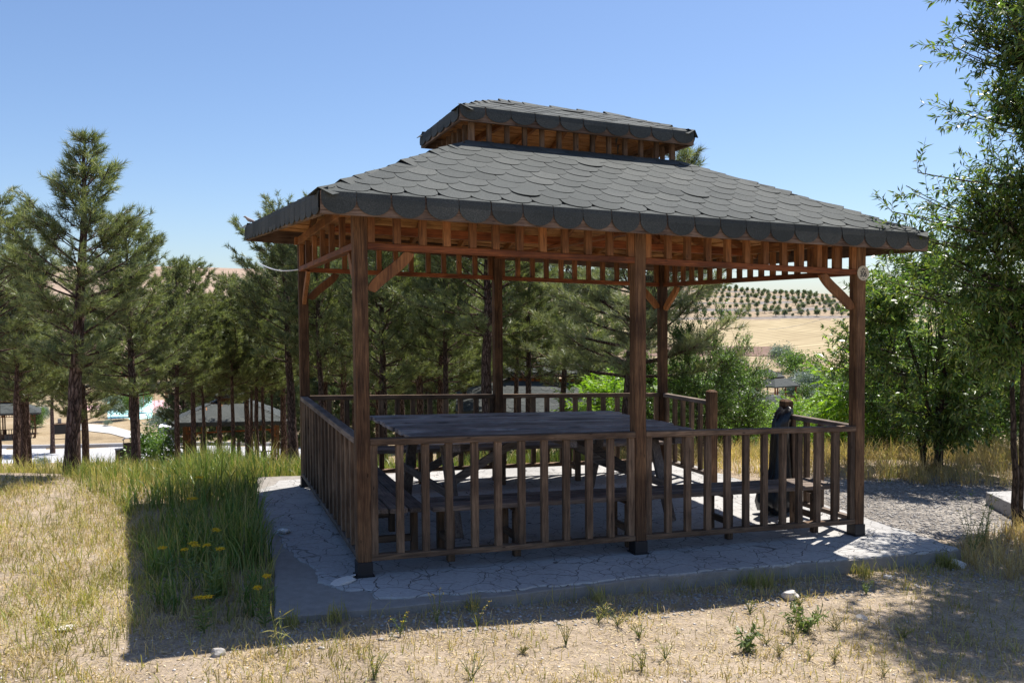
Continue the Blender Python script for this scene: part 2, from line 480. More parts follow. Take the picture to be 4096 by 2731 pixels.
M['grass_mix'] = leafmat('drying_grass', [(.19, .22, .05), (.34, .31, .10), (.46, .38, .17), (.26, .28, .07), (.52, .42, .22)], .35, .5, .35, .2)
M['grass_dry'] = leafmat('dry_straw', [(.42, .31, .15), (.55, .42, .22), (.64, .51, .30), (.34, .25, .12), (.24, .25, .07)], .3, .6, .3, .2)
M['grass_gold'] = leafmat('golden_grass', [(.40, .28, .13), (.54, .40, .21), (.66, .52, .31), (.28, .19, .10)], .35, .6, .3, .3)
M['weed'] = leafmat('weed_leaves', [(.10, .15, .05), (.16, .22, .07), (.22, .27, .10)], .3, .5, .4, .2)
M['litter'] = leafmat('straw_litter', [(.50, .38, .20), (.62, .50, .30), (.36, .26, .14), (.70, .60, .42)], .15, .7, .2, .2)
M['dirt'] = ground_mat('bare_dirt', 'dirt')
M['gravel'] = ground_mat('ash_gravel', 'gravel')
M['slope'] = ground_mat('dry_slope', 'slope')
M['field'] = ground_mat('stubble_field', 'field')
M['plough'] = ground_mat('ploughed_soil', 'plough')
M['hill'] = ground_mat('terraced_hill', 'hill')
M['fallow'] = ground_mat('fallow_hill', 'fallow')
M['road'] = ground_mat('block_paving', 'road')
M['path'] = ground_mat('pale_path', 'path')
M['concrete'] = concrete_mat()
M['rough_concrete'] = plain('rough_concrete', (.27, .245, .22), .95, 0, 14, .35, .8, 90)
M['black_metal'] = plain('black_metal', (.012, .010, .012), .55, 0, 20, .3)
M['curb'] = plain('kerb_stone', (.42, .40, .39), .9, 0, 8, .15)
M['white'] = plain('white_paint', (.75, .76, .78), .5, 0, 6, .08)
M['cream'] = plain('cream_plate', (.55, .50, .38), .45, 0, 30, .08)
M['ink'] = plain('black_ink', (.012, .012, .014), .5)
M['blue_ink'] = plain('blue_ink', (.06, .07, .25), .5)
M['orange_plastic'] = plain('orange_plastic', (.85, .38, .02), .4)
M['red_plastic'] = plain('red_plastic', (.60, .08, .05), .4)
M['cyan'] = plain('cyan_rubber', (.42, .72, .72), .8, 0, 4, .1)
M['pink'] = plain('pink_rubber', (.60, .36, .38), .8, 0, 4, .1)
M['steel'] = plain('steel', (.35, .36, .38), .45, .6)
M['stone'] = plain('pale_stone', (.62, .57, .52), .9, 0, 25, .2, .6, 60)
M['stone2'] = plain('grey_stone', (.33, .31, .29), .9, 0, 25, .3, .6, 60)
M['yellow'] = leafmat('yellow_flowers', [(.75, .50, .02), (.85, .62, .03), (.65, .42, .03)], .2, .6, .2, .1)
def bag_mat():
    m, t, b, o = new_mat('black_bag')
    b.inputs['Base Color'].default_value = (.008, .009, .013, 1); b.inputs['Roughness'].default_value = .28
    v = coords(t, (3, 3, 1)); bump(t, b, noise(t, v, 4, 2, .5, 1.0), .5, .02); return m
M['bag'] = bag_mat()

# ------------------------------------------------------------------ ground sheets (one polar sheet cut into its surfaces)
def terrain():
    th = np.concatenate([np.linspace(-math.pi, -.78, 60, endpoint=False), np.linspace(-.78, .86, 560, endpoint=False), np.linspace(.86, math.pi, 60)])
    rr = np.concatenate([np.linspace(.3, 2.5, 10, endpoint=False), np.linspace(2.5, 15, 150, endpoint=False),
                         np.geomspace(15, 75, 80, endpoint=False), np.geomspace(75, 620, 120, endpoint=False), np.geomspace(620, 2500, 8)])
    TH, RR = np.meshgrid(th, rr)
    t = RR*np.cos(TH); l = RR*np.sin(TH)
    X = CAM[0]+t*.3493+l*.9370; Y = CAM[1]+t*.9370-l*.3493
    Z = ground(X, Y)
    nr, nt_ = TH.shape
    V = np.stack([X, Y, Z], -1).reshape(-1, 3)
    i, j = np.meshgrid(np.arange(nr-1), np.arange(nt_-1), indexing='ij')
    a = (i*nt_+j).ravel(); F = np.stack([a, a+1, a+nt_+1, a+nt_], -1)
    C = V[F].mean(1)
    dx = C[:, 0]-CAM[0]; dy = C[:, 1]-CAM[1]
    tt = dx*.3493+dy*.9370; ss = dx*.9370-dy*.3493
    u = 2048+FOC*ss/np.maximum(tt, .1); v = 1244-FOC*(C[:, 2]-1.814)/np.maximum(tt, .1)
    front = (tt > 1) & (u > -900) & (u < 5000)
    wob = vnoise(C[:, 0]*.9, C[:, 1]*.9, 4)*.5
    zone = np.zeros(len(F), int)
    zone[(tt > 15)] = 1
    road = front & (tt > 51.5) & (tt < 60) & (u < 1500); zone[road] = 2
    pth = front & (((tt > 64.5) & (tt < 69.5) & (u > 430) & (u < 700)) | ((tt > 68) & (tt < 74) & (u > 250) & (u <= 440)) |
                   ((np.abs(tt-(60+(700-u)*.03)) < 1.5) & (u > 440) & (u < 700) & (tt > 60))); zone[pth & False] = 3
    zone[front & (tt > 84) & (tt < 96) & (u > 520) & (u < 760)] = 8
    zone[front & (tt > 78) & (tt < 100) & (u > 420) & (u < 600)] = 7
    zone[front & (tt > 88) & (tt < 92) & (u > 330) & (u < 520)] = 8
    fld = front & (tt > 205) & (tt < 322) & (u > 1500) & (u < 5000); zone[fld] = 4
    zone[(tt >= 322) | ((tt > 150) & (u < 1500))] = 6
    zone[(zone == 6) & (u < 1700)] = 9
    # ash and gravel area at the right of the slab
    gx, gy = C[:, 0], C[:, 1]
    # between the slab's right edge, the grass beyond and the second slab
    g = (gx > 4.85) & (gx < 8.2+wob) & (gy > -.15+wob*.6+(gx-4.9)*.12) & (gy < 2.75-.25*(gx-4.9)+wob) & (tt < 15)
    zone[g] = 10
    info = {0: ('ground', 'dirt'), 1: ('slope', 'slope'), 2: ('road', 'road'), 3: ('path', 'path'), 4: ('stubble_field', 'field'),
            5: ('ploughed_field', 'plough'), 6: ('hill', 'hill'), 7: ('blue_play_surface', 'cyan'), 8: ('pink_play_surface', 'pink'),
            9: ('fallow_hill', 'fallow'), 10: ('gravel', 'gravel')}
    for k, (nm, mt) in info.items():
        f = F[zone == k]
        if not len(f): continue
        used, inv = np.unique(f, return_inverse=True)
        me = npmesh(nm, V[used], inv.reshape(f.shape), True)
        tag(link(nm, me, M[mt]), kind='structure')
terrain()
def draped(name, m, edges, nu=90, nt_=50, dz=.12):
    V = []
    for j in range(nt_+1):
        for i in range(nu+1):
            u, t = edges(i/nu, j/nt_); x, y = at(u, t); V.append((x, y, float(ground(x, y))+dz))
    i, j = np.meshgrid(np.arange(nu), np.arange(nt_)); a = (j*(nu+1)+i).ravel()
    tag(link(name, npmesh(name, np.array(V), np.stack([a, a+1, a+nu+2, a+nu+1], -1), True), m), kind='structure')
draped('path', M['path'], lambda a, b: (215+500*a, float(np.interp(215+500*a, [200, 330, 430, 520, 620, 720], [72, 71.5, 70, 66.5, 62.8, 60.9]))+(b-.5)*float(np.interp(a, [0, .3, 1], [3, 4.5, 4.5]))), 60, 12, .05)
draped('ploughed_field', M['plough'], lambda a, b: (1900+(3150-60*b-1900)*a, 206+b*(44-.018*(1250*a))))

# kerb along the far side of the road
kb = MB()
pr = None
for k in range(60):
    u = -700 + k*33
    x, y = at(u, 60.3); z = float(ground(x, y)); p = (x, y, z+.06)
    if pr: kb.bar(pr, p, .3, .36, c=.02)
    pr = p
tag(kb.build('kerb', M['curb']), kind='structure')

# ------------------------------------------------------------------ concrete slab
def sheet(name, poly, z0, z1, m, jit=.012, cell=.05):
    P = []
    n = len(poly)
    for a, b in zip(poly, poly[1:]+poly[:1]):
        a = np.array(a); b = np.array(b); L = np.linalg.norm(b-a); k = max(1, int(L/cell))
        nrm = np.array([b[1]-a[1], a[0]-b[0]])/L
        for i in range(k):
            q = a+(b-a)*i/k
            d = jit*((vnoise(q[0]*7, q[1]*7, 2)-.5)*2 + (vnoise(q[0]*25, q[1]*25, 8)-.5))
            P.append(q+nrm*d)
    P = np.array(P); n = len(P)
    mb = MB()
    inn = P.mean(0)+(P-P.mean(0))*.9975
    V = np.concatenate([np.c_[P, np.full(n, z0)], np.c_[P, np.full(n, z1-.006)], np.c_[inn, np.full(n, z1)]])
    F = [(i, (i+1) % n, n+(i+1) % n, n+i) for i in range(n)] + [(n+i, n+(i+1) % n, 2*n+(i+1) % n, 2*n+i) for i in range(n)] + [tuple(range(2*n, 3*n))]
    mb.add(V, F)
    return mb.build(name, m, shear=True)

low = [(-.60, -.60), (.0, -.62), (.85, -.60), (1.98, -.53), (3.3, -.545), (4.86, -.56), (4.93, .6), (4.93, 3.9), (2, 3.95), (-.40, 4.0), (-.50, 2.6), (-.52, 1.3), (-.52, .4)]
slab = tag(sheet('slab', low, -.24, -.012, M['rough_concrete'], .010), kind='structure')
top = [(-.12, -.22), (.02, -.31), (.03, -.44), (.2, -.49), (.32, -.47), (.46, -.46), (.65, -.50), (.93, -.53), (1.98, -.515), (3.3, -.53), (4.84, -.545), (4.91, .6), (4.91, 3.85), (2, 3.9), (-.2, 3.7),
       (-.42, 3.2), (-.45, 2.21), (-.42, 1.55), (-.40, .95), (-.32, .54), (-.27, .18), (-.24, -.07)]
tag(sheet('slab_surface', top, -.02, 0.0, M['concrete'], .030, .03), kind='structure')
low2 = [(6.75, -.6), (9.4, -.9), (9.8, .9), (7.1, 1.1), (6.7, .35)]
tag(sheet('neighbouring_slab', low2, -.25, .03, M['concrete'], .01), kind='structure')

# ------------------------------------------------------------------ the gazebo
L, W, P, LM = 4.373, 3.255, .0945, 2.144
FLc, FRc, BLc, BRc = (-.26, -.30), (4.745, -.30), (-.49, 3.68), (4.75, 3.66)
ZT = {0: 2.575, 1: 2.592, 2: 2.72, 3: 2.605}      # eave tops at the four corners
lx0, lx1, ly0, ly1, LZ = 1.18, 3.165, 1.11, 2.15, 3.28

def tab_poly(w, h, n=7, arc=.55):
    """scalloped tab: straight sides, rounded lower end; origin at the top middle, v goes down"""
    pts = [(-w/2, 0), (w/2, 0)]
    hh = h*(1-arc)
    pts.append((w/2, -hh))
    for i in range(1, n+1):
        a = math.pi*i/(n+1)
        pts.append((w/2*math.cos(a), -hh-h*arc*math.sin(a)))
    pts.append((-w/2, -hh))
    return pts

def clip_poly(poly, lines):
    for (a, b, c) in lines:          # keep a*x+b*y+c >= 0
        out = []
        for i in range(len(poly)):
            p, q = poly[i], poly[(i+1) % len(poly)]
            dp = a*p[0]+b*p[1]+c; dq = a*q[0]+b*q[1]+c
            if dp >= 0: out.append(p)
            if dp*dq < 0:
                s = dp/(dp-dq); out.append((p[0]+s*(q[0]-p[0]), p[1]+s*(q[1]-p[1])))
        poly = out
        if len(poly) < 3: return []
    return poly

def roof_face(mb, e0, e1, t0, t1, tw, expo, rnd):
    """shingle courses on the face e0-e1 (eave, left to right seen from outside) up to t0-t1"""
    e0, e1, t0, t1 = (np.array(a, float) for a in (e0, e1, t0, t1))
    U = (e1-e0); EL = np.linalg.norm(U); U /= EL
    nrm = np.cross(U, (t0-e0)); nrm /= np.linalg.norm(nrm)
    if nrm[2] < 0: nrm = -nrm
    Vv = np.cross(nrm, U)
    if Vv[2] < 0: Vv = -Vv
    loc = lambda p: np.array([np.dot(p-e0, U), np.dot(p-e0, Vv)])
    a, b, c, d = loc(e0), loc(e1), loc(t1), loc(t0)
    H = max(c[1], d[1])
    def line(p, q, inside):
        A = -(q[1]-p[1]); B = q[0]-p[0]; n = math.hypot(A, B)+1e-9; A /= n; B /= n; C = -(A*p[0]+B*p[1])
        if A*inside[0]+B*inside[1]+C < 0: A, B, C = -A, -B, -C
        return (A, B, C)
    ctr = (a+b+c+d)/4
    lines = [line(a, d, ctr), line(b, c, ctr), line(d, c, ctr) if np.linalg.norm(c-d) > .01 else (0, -1, H)]
    rows = int(math.ceil(H/expo))+1
    n = max(1, round(EL/tw)); tw2 = EL/n
    for r in range(rows):
        v0 = r*expo + .012       # the lower edge of this course
        off = .5*tw2 if r % 2 == 0 else 0
        for k in range(-1, n+1):
            cx = (k+.5)*tw2 + off
            h = expo*1.9
            j = rnd.uniform(-.006, .006)
            poly = [(cx+x+j, v0+h+y+rnd.uniform(-.001, .001)) for x, y in tab_poly(tw2*.985, h, 7, .34)]
            if cx < -tw2 or cx > EL+tw2: continue
            poly = clip_poly(poly, lines)
            if len(poly) < 3: continue
            lift = .0045+rnd.uniform(0, .0035) + (.007 if rnd.random() < .02 else 0)
            pts = []
            for (x, y) in poly:
                q = (v0+h-y)/h       # 0 top .. 1 bottom
                hz = .004 + lift*(q**1.4)
                pts.append(e0 + U*x + Vv*y + nrm*hz)
            pts = np.array(pts); m = len(pts)
            mb.add(np.concatenate([pts-nrm*.0032, pts]), [tuple(range(m))[::-1], tuple(range(m, 2*m))] + [(i, (i+1) % m, m+(i+1) % m, m+i) for i in range(m)])
    return nrm

def eave_tabs(mb, p0, p1, out, n, h, rnd, lo=.38):
    """the scalloped tabs folded down over the fascia"""
    p0 = np.array(p0, float); p1 = np.array(p1, float); U = p1-p0; EL = np.linalg.norm(U); U /= EL
    out = np.array(out, float); dn = np.array([0, 0, -1.])
    tw = EL/n
    for k in range(n):
        cx = (k+.5)*tw + rnd.uniform(-.003, .003); w = tw*rnd.uniform(.955, .985); hh = h*rnd.uniform(.97, 1.03)
        base = tab_poly(w, hh, 9, .62)
        tilt = rnd.uniform(-.02, .02)
        def prof(y):
            if y > .01: return out*(-.055)+np.array([0, 0, .030])
            if y > -.001: return out*(-.012)+np.array([0, 0, .012])
            if y > -.011: return out*.006+np.array([0, 0, .001])
            return out*(.010+.004*min(1, -y/.05)) + dn*(-y)
        # the top strip bends back onto the roof
        ys = [.02, 0, -.010, -.03, -hh*lo]
        rows = [[(x, y) for x in np.linspace(-w/2, w/2, 5)] for y in ys]
        low = [(w/2*math.cos(math.pi*(1-i/10)), -hh*lo-hh*(1-lo)*math.sin(math.pi*i/10)**(1.0 if lo < .5 else .7)) for i in range(11)]
        V = []; F = []
        for row in rows:
            for (x, y) in row: V.append(p0+U*(cx+x+tilt*y)+prof(y))
        for i in range(len(ys)-1):
            for j in range(4): F.append((i*5+j, i*5+j+1, (i+1)*5+j+1, (i+1)*5+j))
        st = len(V)
        for (x, y) in low: V.append(p0+U*(cx+x+tilt*y)+prof(y))
        F.append(tuple(range(st, st+11))[::-1])
        V = np.array(V); m = len(V)
        back = V-out*.005
        mb.add(np.concatenate([V, back]), [tuple(f) for f in F]+[tuple(i+m for i in f)[::-1] for f in F] +
               [(st+i, st+i+1, m+st+i+1, m+st+i) for i in range(10)])

def hip_caps(mb, p, q, wid, rnd, step=.15, lift=.003):
    p = np.array(p, float); q = np.array(q, float); d = q-p; Ls = np.linalg.norm(d); d /= Ls
    side = np.cross(d, (0, 0, 1)); side /= np.linalg.norm(side); up = np.cross(side, d)
    n = int(Ls/step)
    for i in range(n):
        a = p+d*max(0.0, i*step-.05); c = p+d*(i*step+step*1.25)
        l = lift+rnd.uniform(0, .01)
        sg = wid*rnd.uniform(.92, 1.05)
        yaw = rnd.uniform(-.012, .012)
        A = [a+side*(-sg+yaw)-up*.045+up*l*1.6, a+side*yaw+up*(l*1.9+.004), a+side*(sg+yaw)-up*.045+up*l*1.6]
        B = [c-side*sg*.95-up*.05+up*l*.6, c+up*(l*.7), c+side*sg*.95-up*.05+up*l*.6]
        V = np.array(A+B+[x-up*.005 for x in A+B])
        mb.add(V, [(0, 1, 4, 3), (1, 2, 5, 4), (6, 9, 10, 7), (7, 10, 11, 8), (0, 6, 7, 1), (1, 7, 8, 2), (0, 3, 9, 6), (2, 8, 11, 5), (3, 4, 10, 9), (4, 5, 11, 10)])

def build_gazebo():
    rnd = random.Random(3)
    o0 = (L/2, W/2, gz(L/2, W/2))
    g = empty('gazebo', o0, 0, 'large timber gazebo with two tiered dark scalloped roof on the cracked slab in front', 'gazebo')
    B = lambda mb, n, m, par=g, own=True: mb.build(n, m, par, shear=True, origin=o0, own=own)
    def sub(mb, n, m, par):          # sub-part: shares the parent's frame
        o = mb.build(n, m, None, shear=True, origin=o0); o.parent = par
        o.location = tuple(-np.array(par.location)); return o
    # posts
    spots = [(0, 0), (LM, 0), (L-P, 0), (0, W), (LM, W), (L-P, W)]
    for (x, y) in spots:
        ps = B(MB().box(x, x+P, y, y+P, .10, 2.60, .004), 'post', wood('post', 'z'))
        e = .0065
        sub(MB().box(x-e, x+P+e, y-e, y+P+e, .006, .101, .002).box(x-.018, x+P+.018, y-.018, y+P+.018, 0.001, .007), 'base_sleeve', M['black_metal'], ps)
    # entry posts with chamfered tops
    for y, zt in ((2.20, 1.075), (.935, 1.09)):
        x = L-P; c = .02
        mb = MB().box(x, x+P, y, y+P, .0, zt-c, .003)
        a0, a1, b0, b1 = x, x+P, y, y+P
        mb.add([(a0, b0, zt-c), (a1, b0, zt-c), (a1, b1, zt-c), (a0, b1, zt-c), (a0+c, b0+c, zt), (a1-c, b0+c, zt), (a1-c, b1-c, zt), (a0+c, b1-c, zt)],
               [(0, 1, 5, 4), (1, 2, 6, 5), (2, 3, 7, 6), (3, 0, 4, 7), (4, 5, 6, 7)])
        B(mb, 'entry_post', wood('post', 'z'))
    zb, zt_, rb, rt, fb, ft, up = .105, .146, .905, .95, 2.2445, 2.2905, 2.50
    RW = .062
    def run_x(x0, x1, y, n, front):
        ya, yb = (y+.002, y+.002+RW) if front else (y+P-RW-.002, y+P-.002)
        B(MB().box(x0, x1, ya, yb, zb, zt_, .003), 'bottom_rail', wood('rail', 'x'))
        B(MB().box(x0, x1, ya-.006, yb+.006, rb, rt, .004), 'top_rail', wood('rail', 'x'))
        B(MB().box(x0, x1, ya, yb, fb, ft, .003), 'frieze_beam', wood('beam', 'x'))
        sp = (x1-x0-.052)/(n-1)
        for i in range(n):
            c = x0+.026+i*sp + (rnd.uniform(-.006, .006) if 0 < i < n-1 else 0); hw = .026
            yy = (ya+.004, ya+.046) if front else (yb-.046, yb-.004)
            ln = rnd.uniform(-.003, .003)
            B(MB().box(c-hw+ln, c+hw+ln, *yy, zt_, rb, .003), 'baluster', wood('rail', 'z'))
            B(MB().box(c-hw, c+hw, yy[0], yy[1], ft, up+.02, .003), 'frieze_baluster', wood('orange', 'z'))
    run_x(P, LM, 0, 12, True); run_x(LM+P, L-P, 0, 12, True)
    run_x(P, LM, W, 12, False); run_x(LM+P, L-P, W, 12, False)
    def run_y(y0, y1, x, n, left, nf=None, low=True, frieze=None):
        xa, xb = (x+.002, x+.002+RW) if left else (x+P-RW-.002, x+P-.002)
        xx = (xa+.004, xa+.046) if left else (xb-.046, xb-.004)
        if low:
            B(MB().box(xa, xb, y0, y1, zb, zt_, .003), 'bottom_rail', wood('grey', 'y'))
            B(MB().box(xa-.006, xb+.006, y0, y1, rb, rt, .004), 'top_rail', wood('grey', 'y'))
            sp = (y1-y0-.052)/(n-1)
            for i in range(n):
                c = y0+.026+i*sp + (rnd.uniform(-.006, .006) if 0 < i < n-1 else 0)
                B(MB().box(*xx, c-.026, c+.026, zt_, rb, .003), 'baluster', wood('rail', 'z'))
        if frieze:
            f0, f1, k = frieze
            B(MB().box(xa, xb, f0, f1, fb, ft, .003), 'frieze_beam', wood('beam', 'y'))
            sp = (f1-f0-.052)/(k-1)
            for i in range(k):
                c = f0+.026+i*sp
                B(MB().box(*xx, c-.026, c+.026, ft, up+.02, .003), 'frieze_baluster', wood('orange', 'z'))
    run_y(P, W, 0, 16, True, frieze=(P, W, 7))
    run_y(2.20+P, W, L-P, 6, False, frieze=(P, W, 18))
    run_y(P, .935, L-P, 5, False)
    # upper plates
    B(MB().box(-.03, L+.03, -.004, P-.01, up+.021, 2.60, .003), 'top_plate', wood('orange', 'x'))
    B(MB().box(-.03, L+.03, W+.01, W+P+.004, up+.021, 2.60, .003), 'top_plate', wood('orange', 'x'))
    B(MB().box(-.004, P-.01, P-.008, W+.008, up+.021, 2.60, .003), 'top_plate', wood('orange', 'y'))
    B(MB().box(L-P+.01, L+.004, P-.008, W+.008, up+.021, 2.60, .003), 'top_plate', wood('orange', 'y'))
    B(MB().box(P-.008, L-P+.008, W/2-.03, W/2+.05, up+.01, 2.585, .003), 'tie_beam', wood('beam', 'x'))
    B(MB().box(LM+.01, LM+P-.01, P, W, up-.02, up+.008, .003), 'tie_beam', wood('beam', 'y'))
    # knee braces: curved boards in the plane of the frame
    def brace(px, py, dx, dy, reach=.30, drop=.29, th=.036):
        """from the post at (px,py) towards (dx,dy)"""
        A = []; Bq = []
        for i in range(11):
            s = i/10
            x = .02+(reach-.02)*(.42*s+.58*s*s*(3-2*s)); z = fb-drop+drop*s
            A.append((x, z))
        pts = np.array(A); tg = np.gradient(pts, axis=0); tg /= np.linalg.norm(tg, axis=1)[:, None]
        nn = np.c_[-tg[:, 1], tg[:, 0]]
        wd = np.array([.033+.006*math.sin(math.pi*i/10) for i in range(11)])
        up_ = pts+nn*wd[:, None]; dn_ = pts-nn*wd[:, None]
        poly = [tuple(p) for p in dn_]+[tuple(p) for p in up_[::-1]]
        poly = [(max(0, p[0]), min(fb-.001, max(fb-drop, p[1]))) for p in poly]
        mb = MB(); nrm = np.array([-dy, dx, 0.])
        mb.prism(poly, th, np.array([px, py, 0])-nrm*th/2, (dx, dy, 0), (0, 0, 1), nrm)
        B(mb, 'knee_brace', wood('orange', 'z'))
    h = P/2
    brace(P, .04, 1, 0); brace(.04, P, 0, 1, .27, .27)
    brace(L-P, .04, -1, 0, .34, .30)
    brace(P, W+h, 1, 0); brace(h, W, 0, -1, .40, .34)
    brace(L-P, W+h, -1, 0, .24, .27); brace(L-h, W, 0, -1, .30, .29)
    # roof geometry
    def cn(i): p = (FLc, FRc, BLc, BRc)[i]; return np.array([p[0], p[1], ZT[i]])
    FL, FR, BL, BR = (cn(i) for i in range(4))
    TL_, TR_, UL, UR = (np.array(a) for a in ((lx0-.03, ly0-.03, LZ), (lx1+.03, ly0-.03, LZ), (lx0-.03, ly1+.03, LZ), (lx1+.03, ly1+.03, LZ)))
    # deck boards, laid along each eave with gaps
    def deck(e0, e1, t0, t1, name='roof_deck', k=15, zo=-.012):
        mb = MB()
        for i in range(k):
            a, b = i/k+.004, (i+1)/k-.007*rnd.uniform(.5, 2)
            q = [e0+(t0-e0)*a, e1+(t1-e1)*a, e1+(t1-e1)*b, e0+(t0-e0)*b]
            q = [p+np.array([0, 0, zo]) for p in q]
            V = np.array(q+[p-np.array([0, 0, .018]) for p in q])
            mb.add(V, [(0, 1, 2, 3), (7, 6, 5, 4), (0, 4, 5, 1), (1, 5, 6, 2), (2, 6, 7, 3), (3, 7, 4, 0)])
        return mb
    B(deck(FL, FR, TL_, TR_), 'roof_deck', wood('deck', 'x'), own=False)
    B(deck(BL, BR, UL, UR), 'roof_deck', wood('deck', 'x'), own=False)
    B(deck(FL, BL, TL_, UL), 'roof_deck', wood('deck', 'y'), own=False)
    B(deck(FR, BR, TR_, UR), 'roof_deck', wood('deck', 'y'), own=False)
    # an unbroken felt under the shingles
    def felt(pairs, zo=-.009):
        mb = MB()
        for q in pairs:
            q = [p+np.array([0, 0, zo]) for p in q]; mb.add(np.array(q), [tuple(range(len(q)))])
        return mb
    # rafters under the deck
    dz = np.array([0, 0, -.07])
    def rafters(e0, e1, t0, t1, k):
        for i in range(1, k):
            s = i/k; a = e0+(e1-e0)*s; a = a+((t0+t1)/2-a)*.035
            tt0 = (t0-e0); U = (e1-e0)/np.linalg.norm(e1-e0)
            lo_ = np.dot(t0-e0, U); hi = np.dot(t1-e0, U); x = np.dot(a-e0, U); EL = np.linalg.norm(e1-e0)
            f = 1.0
            if x < lo_: f = x/lo_
            elif x > hi: f = (EL-x)/(EL-hi)
            perp = (t0-e0)-U*np.dot(t0-e0, U)
            b = a+perp*f*.97
            B(MB().bar(a+dz, b+dz, .045, .075, c=.002), 'rafter', wood('orange', 'y' if abs(U[0]) > .5 else 'x'))
    rafters(FL, FR, TL_, TR_, 9); rafters(BL, BR, UL, UR, 9); rafters(FL, BL, TL_, UL, 7); rafters(FR, BR, TR_, UR, 7)
    for a, b in ((FL, TL_), (FR, TR_), (BL, UL), (BR, UR)):
        a = a+(b-a)*.05
        B(MB().bar(a+dz*1.1, b+dz*1.1, .05, .10, c=.002), 'hip_rafter', wood('beam', 'x'))
    # fascia boards
    def fascia(a, b, out, h, name='fascia_board', mt='fascia'):
        a = np.array(a, float); b = np.array(b, float); out = np.array(out, float); z = np.array([0, 0, 1.])
        V = []
        for p in (a, b):
            for o_ in (0, -.028):
                for hh in (0, -h): V.append(p+out*o_+z*hh)
        mb = MB().add(V, [(0, 1, 5, 4), (2, 6, 7, 3), (0, 4, 6, 2), (1, 3, 7, 5), (0, 2, 3, 1), (4, 5, 7, 6)])
        return B(mb, name, wood(mt, 'x' if abs(out[1]) > .5 else 'y'))
    fascia(FL, FR, (0, -1, 0), .145); fascia(BL, BR, (0, 1, 0), .155)
    ol = np.array([-(BL-FL)[1], (BL-FL)[0], 0]); ol /= np.linalg.norm(ol)
    e = np.array([0, .03, 0])
    fascia(FL+e, BL-e, ol, .15); fascia(FR+e, BR-e, (1, 0, 0), .145)
    rn = random.Random(5)
    mb = felt([(FL, FR, TR_, TL_), (BR, BL, UL, UR), (BL, FL, TL_, UL), (FR, BR, UR, TR_)])
    roof_face(mb, FL, FR, TL_, TR_, .2275, .152, rn)
    roof_face(mb, BR, BL, UR, UL, .2275, .152, rn); roof_face(mb, BL, FL, UL, TL_, .22, .15, rn); roof_face(mb, FR, BR, TR_, UR, .22, .15, rn)
    B(mb, 'roof_shingles', M['shingle'], own=False)
    for a, b in ((FL, TL_), (FR, TR_), (BL, UL), (BR, UR)):
        mb = MB(); hip_caps(mb, a, b, .105, rn); B(mb, 'hip_shingles', M['shingle'], own=False)
    mb = MB(); eave_tabs(mb, FL, FR, (0, -1, 0), 22, .142, rn)
    eave_tabs(mb, BR, BL, (0, 1, 0), 22, .142, rn); eave_tabs(mb, BL, FL, ol, 18, .150, rn, .72); eave_tabs(mb, FR, BR, (1, 0, 0), 18, .142, rn)
    B(mb, 'eave_shingles', M['shingle'], own=False)
    # lantern
    B(MB().box(lx0-.01, lx1+.01, ly0-.01, ly0+.05, LZ-.09, LZ+.012, .002).box(lx0-.01, lx1+.01, ly1-.05, ly1+.01, LZ-.09, LZ+.012, .002)
      .box(lx0-.01, lx0+.05, ly0+.05, ly1-.05, LZ-.09, LZ+.012, .002).box(lx1-.05, lx1+.01, ly0+.05, ly1-.05, LZ-.09, LZ+.012, .002), 'lantern_sill', wood('orange', 'x'))
    s = .038; zt2 = 3.46
    for i in range(13):
        x = lx0+.0+(lx1-lx0-s)*i/12
        for y in (ly0, ly1-s): B(MB().box(x, x+s*(1.25 if i in (0, 12) else 1), y, y+s, LZ+.012, zt2, .002), 'lantern_baluster', wood('rail', 'z'))
    for i in range(1, 6):
        y = ly0+(ly1-ly0-s)*i/6
        for x in (lx0, lx1-s): B(MB().box(x, x+s, y, y+s, LZ+.012, zt2, .002), 'lantern_baluster', wood('rail', 'z'))
    # upper roof
    u0, u1, v0, v1, ZU, ZBt = lx0-.12, lx1+.13, ly0-.12, ly1+.12, 3.545, 3.79
    a, b, c, d = (np.array(p) for p in ((u0, v0, ZU), (u1, v0, ZU), (u1, v1, ZU), (u0, v1, ZU)))
    ym = (v0+v1)/2; r0 = np.array([1.63, ym, ZBt]); r1 = np.array([2.90, ym, ZBt])
    mb = MB()
    for e0, e1, t0, t1 in ((a, b, r0, r1), (d, c, r0, r1), (a, d, r0, r0), (b, c, r1, r1)):
        kk = 8
        for i in range(kk):
            f0, f1 = i/kk+.006, (i+1)/kk-.01
            q = [e0+(t0-e0)*f0, e1+(t1-e1)*f0, e1+(t1-e1)*f1, e0+(t0-e0)*f1]
            q = [p+np.array([0, 0, -.012]) for p in q]
            mb.add(np.array(q+[p-np.array([0, 0, .016]) for p in q]), [(0, 1, 2, 3), (7, 6, 5, 4), (0, 4, 5, 1), (1, 5, 6, 2), (2, 6, 7, 3), (3, 7, 4, 0)])
    B(mb, 'lantern_deck', wood('deck', 'x'), own=False)
    for f in (.2, .4, .6, .8):
        for e0, e1, t0, t1 in ((a, b, r0, r1), (d, c, r0, r1)):
            p = e0+(e1-e0)*f; q = t0+(t1-t0)*f; p = p+(q-p)*.06
            B(MB().bar(p+dz*.8, q+dz*.8, .035, .05, c=.002), 'lantern_rafter', wood('orange', 'y'))
    fascia(a, b, (0, -1, 0), .118); fascia(d, c, (0, 1, 0), .118); fascia(a+e, d-e, (-1, 0, 0), .118); fascia(b+e, c-e, (1, 0, 0), .118)
    mb = felt([(a, b, r1, r0), (c, d, r0, r1), (d, a, r0), (b, c, r1)])
    roof_face(mb, a, b, r0, r1, .219, .135, rn); roof_face(mb, c, d, r1, r0, .219, .135, rn)
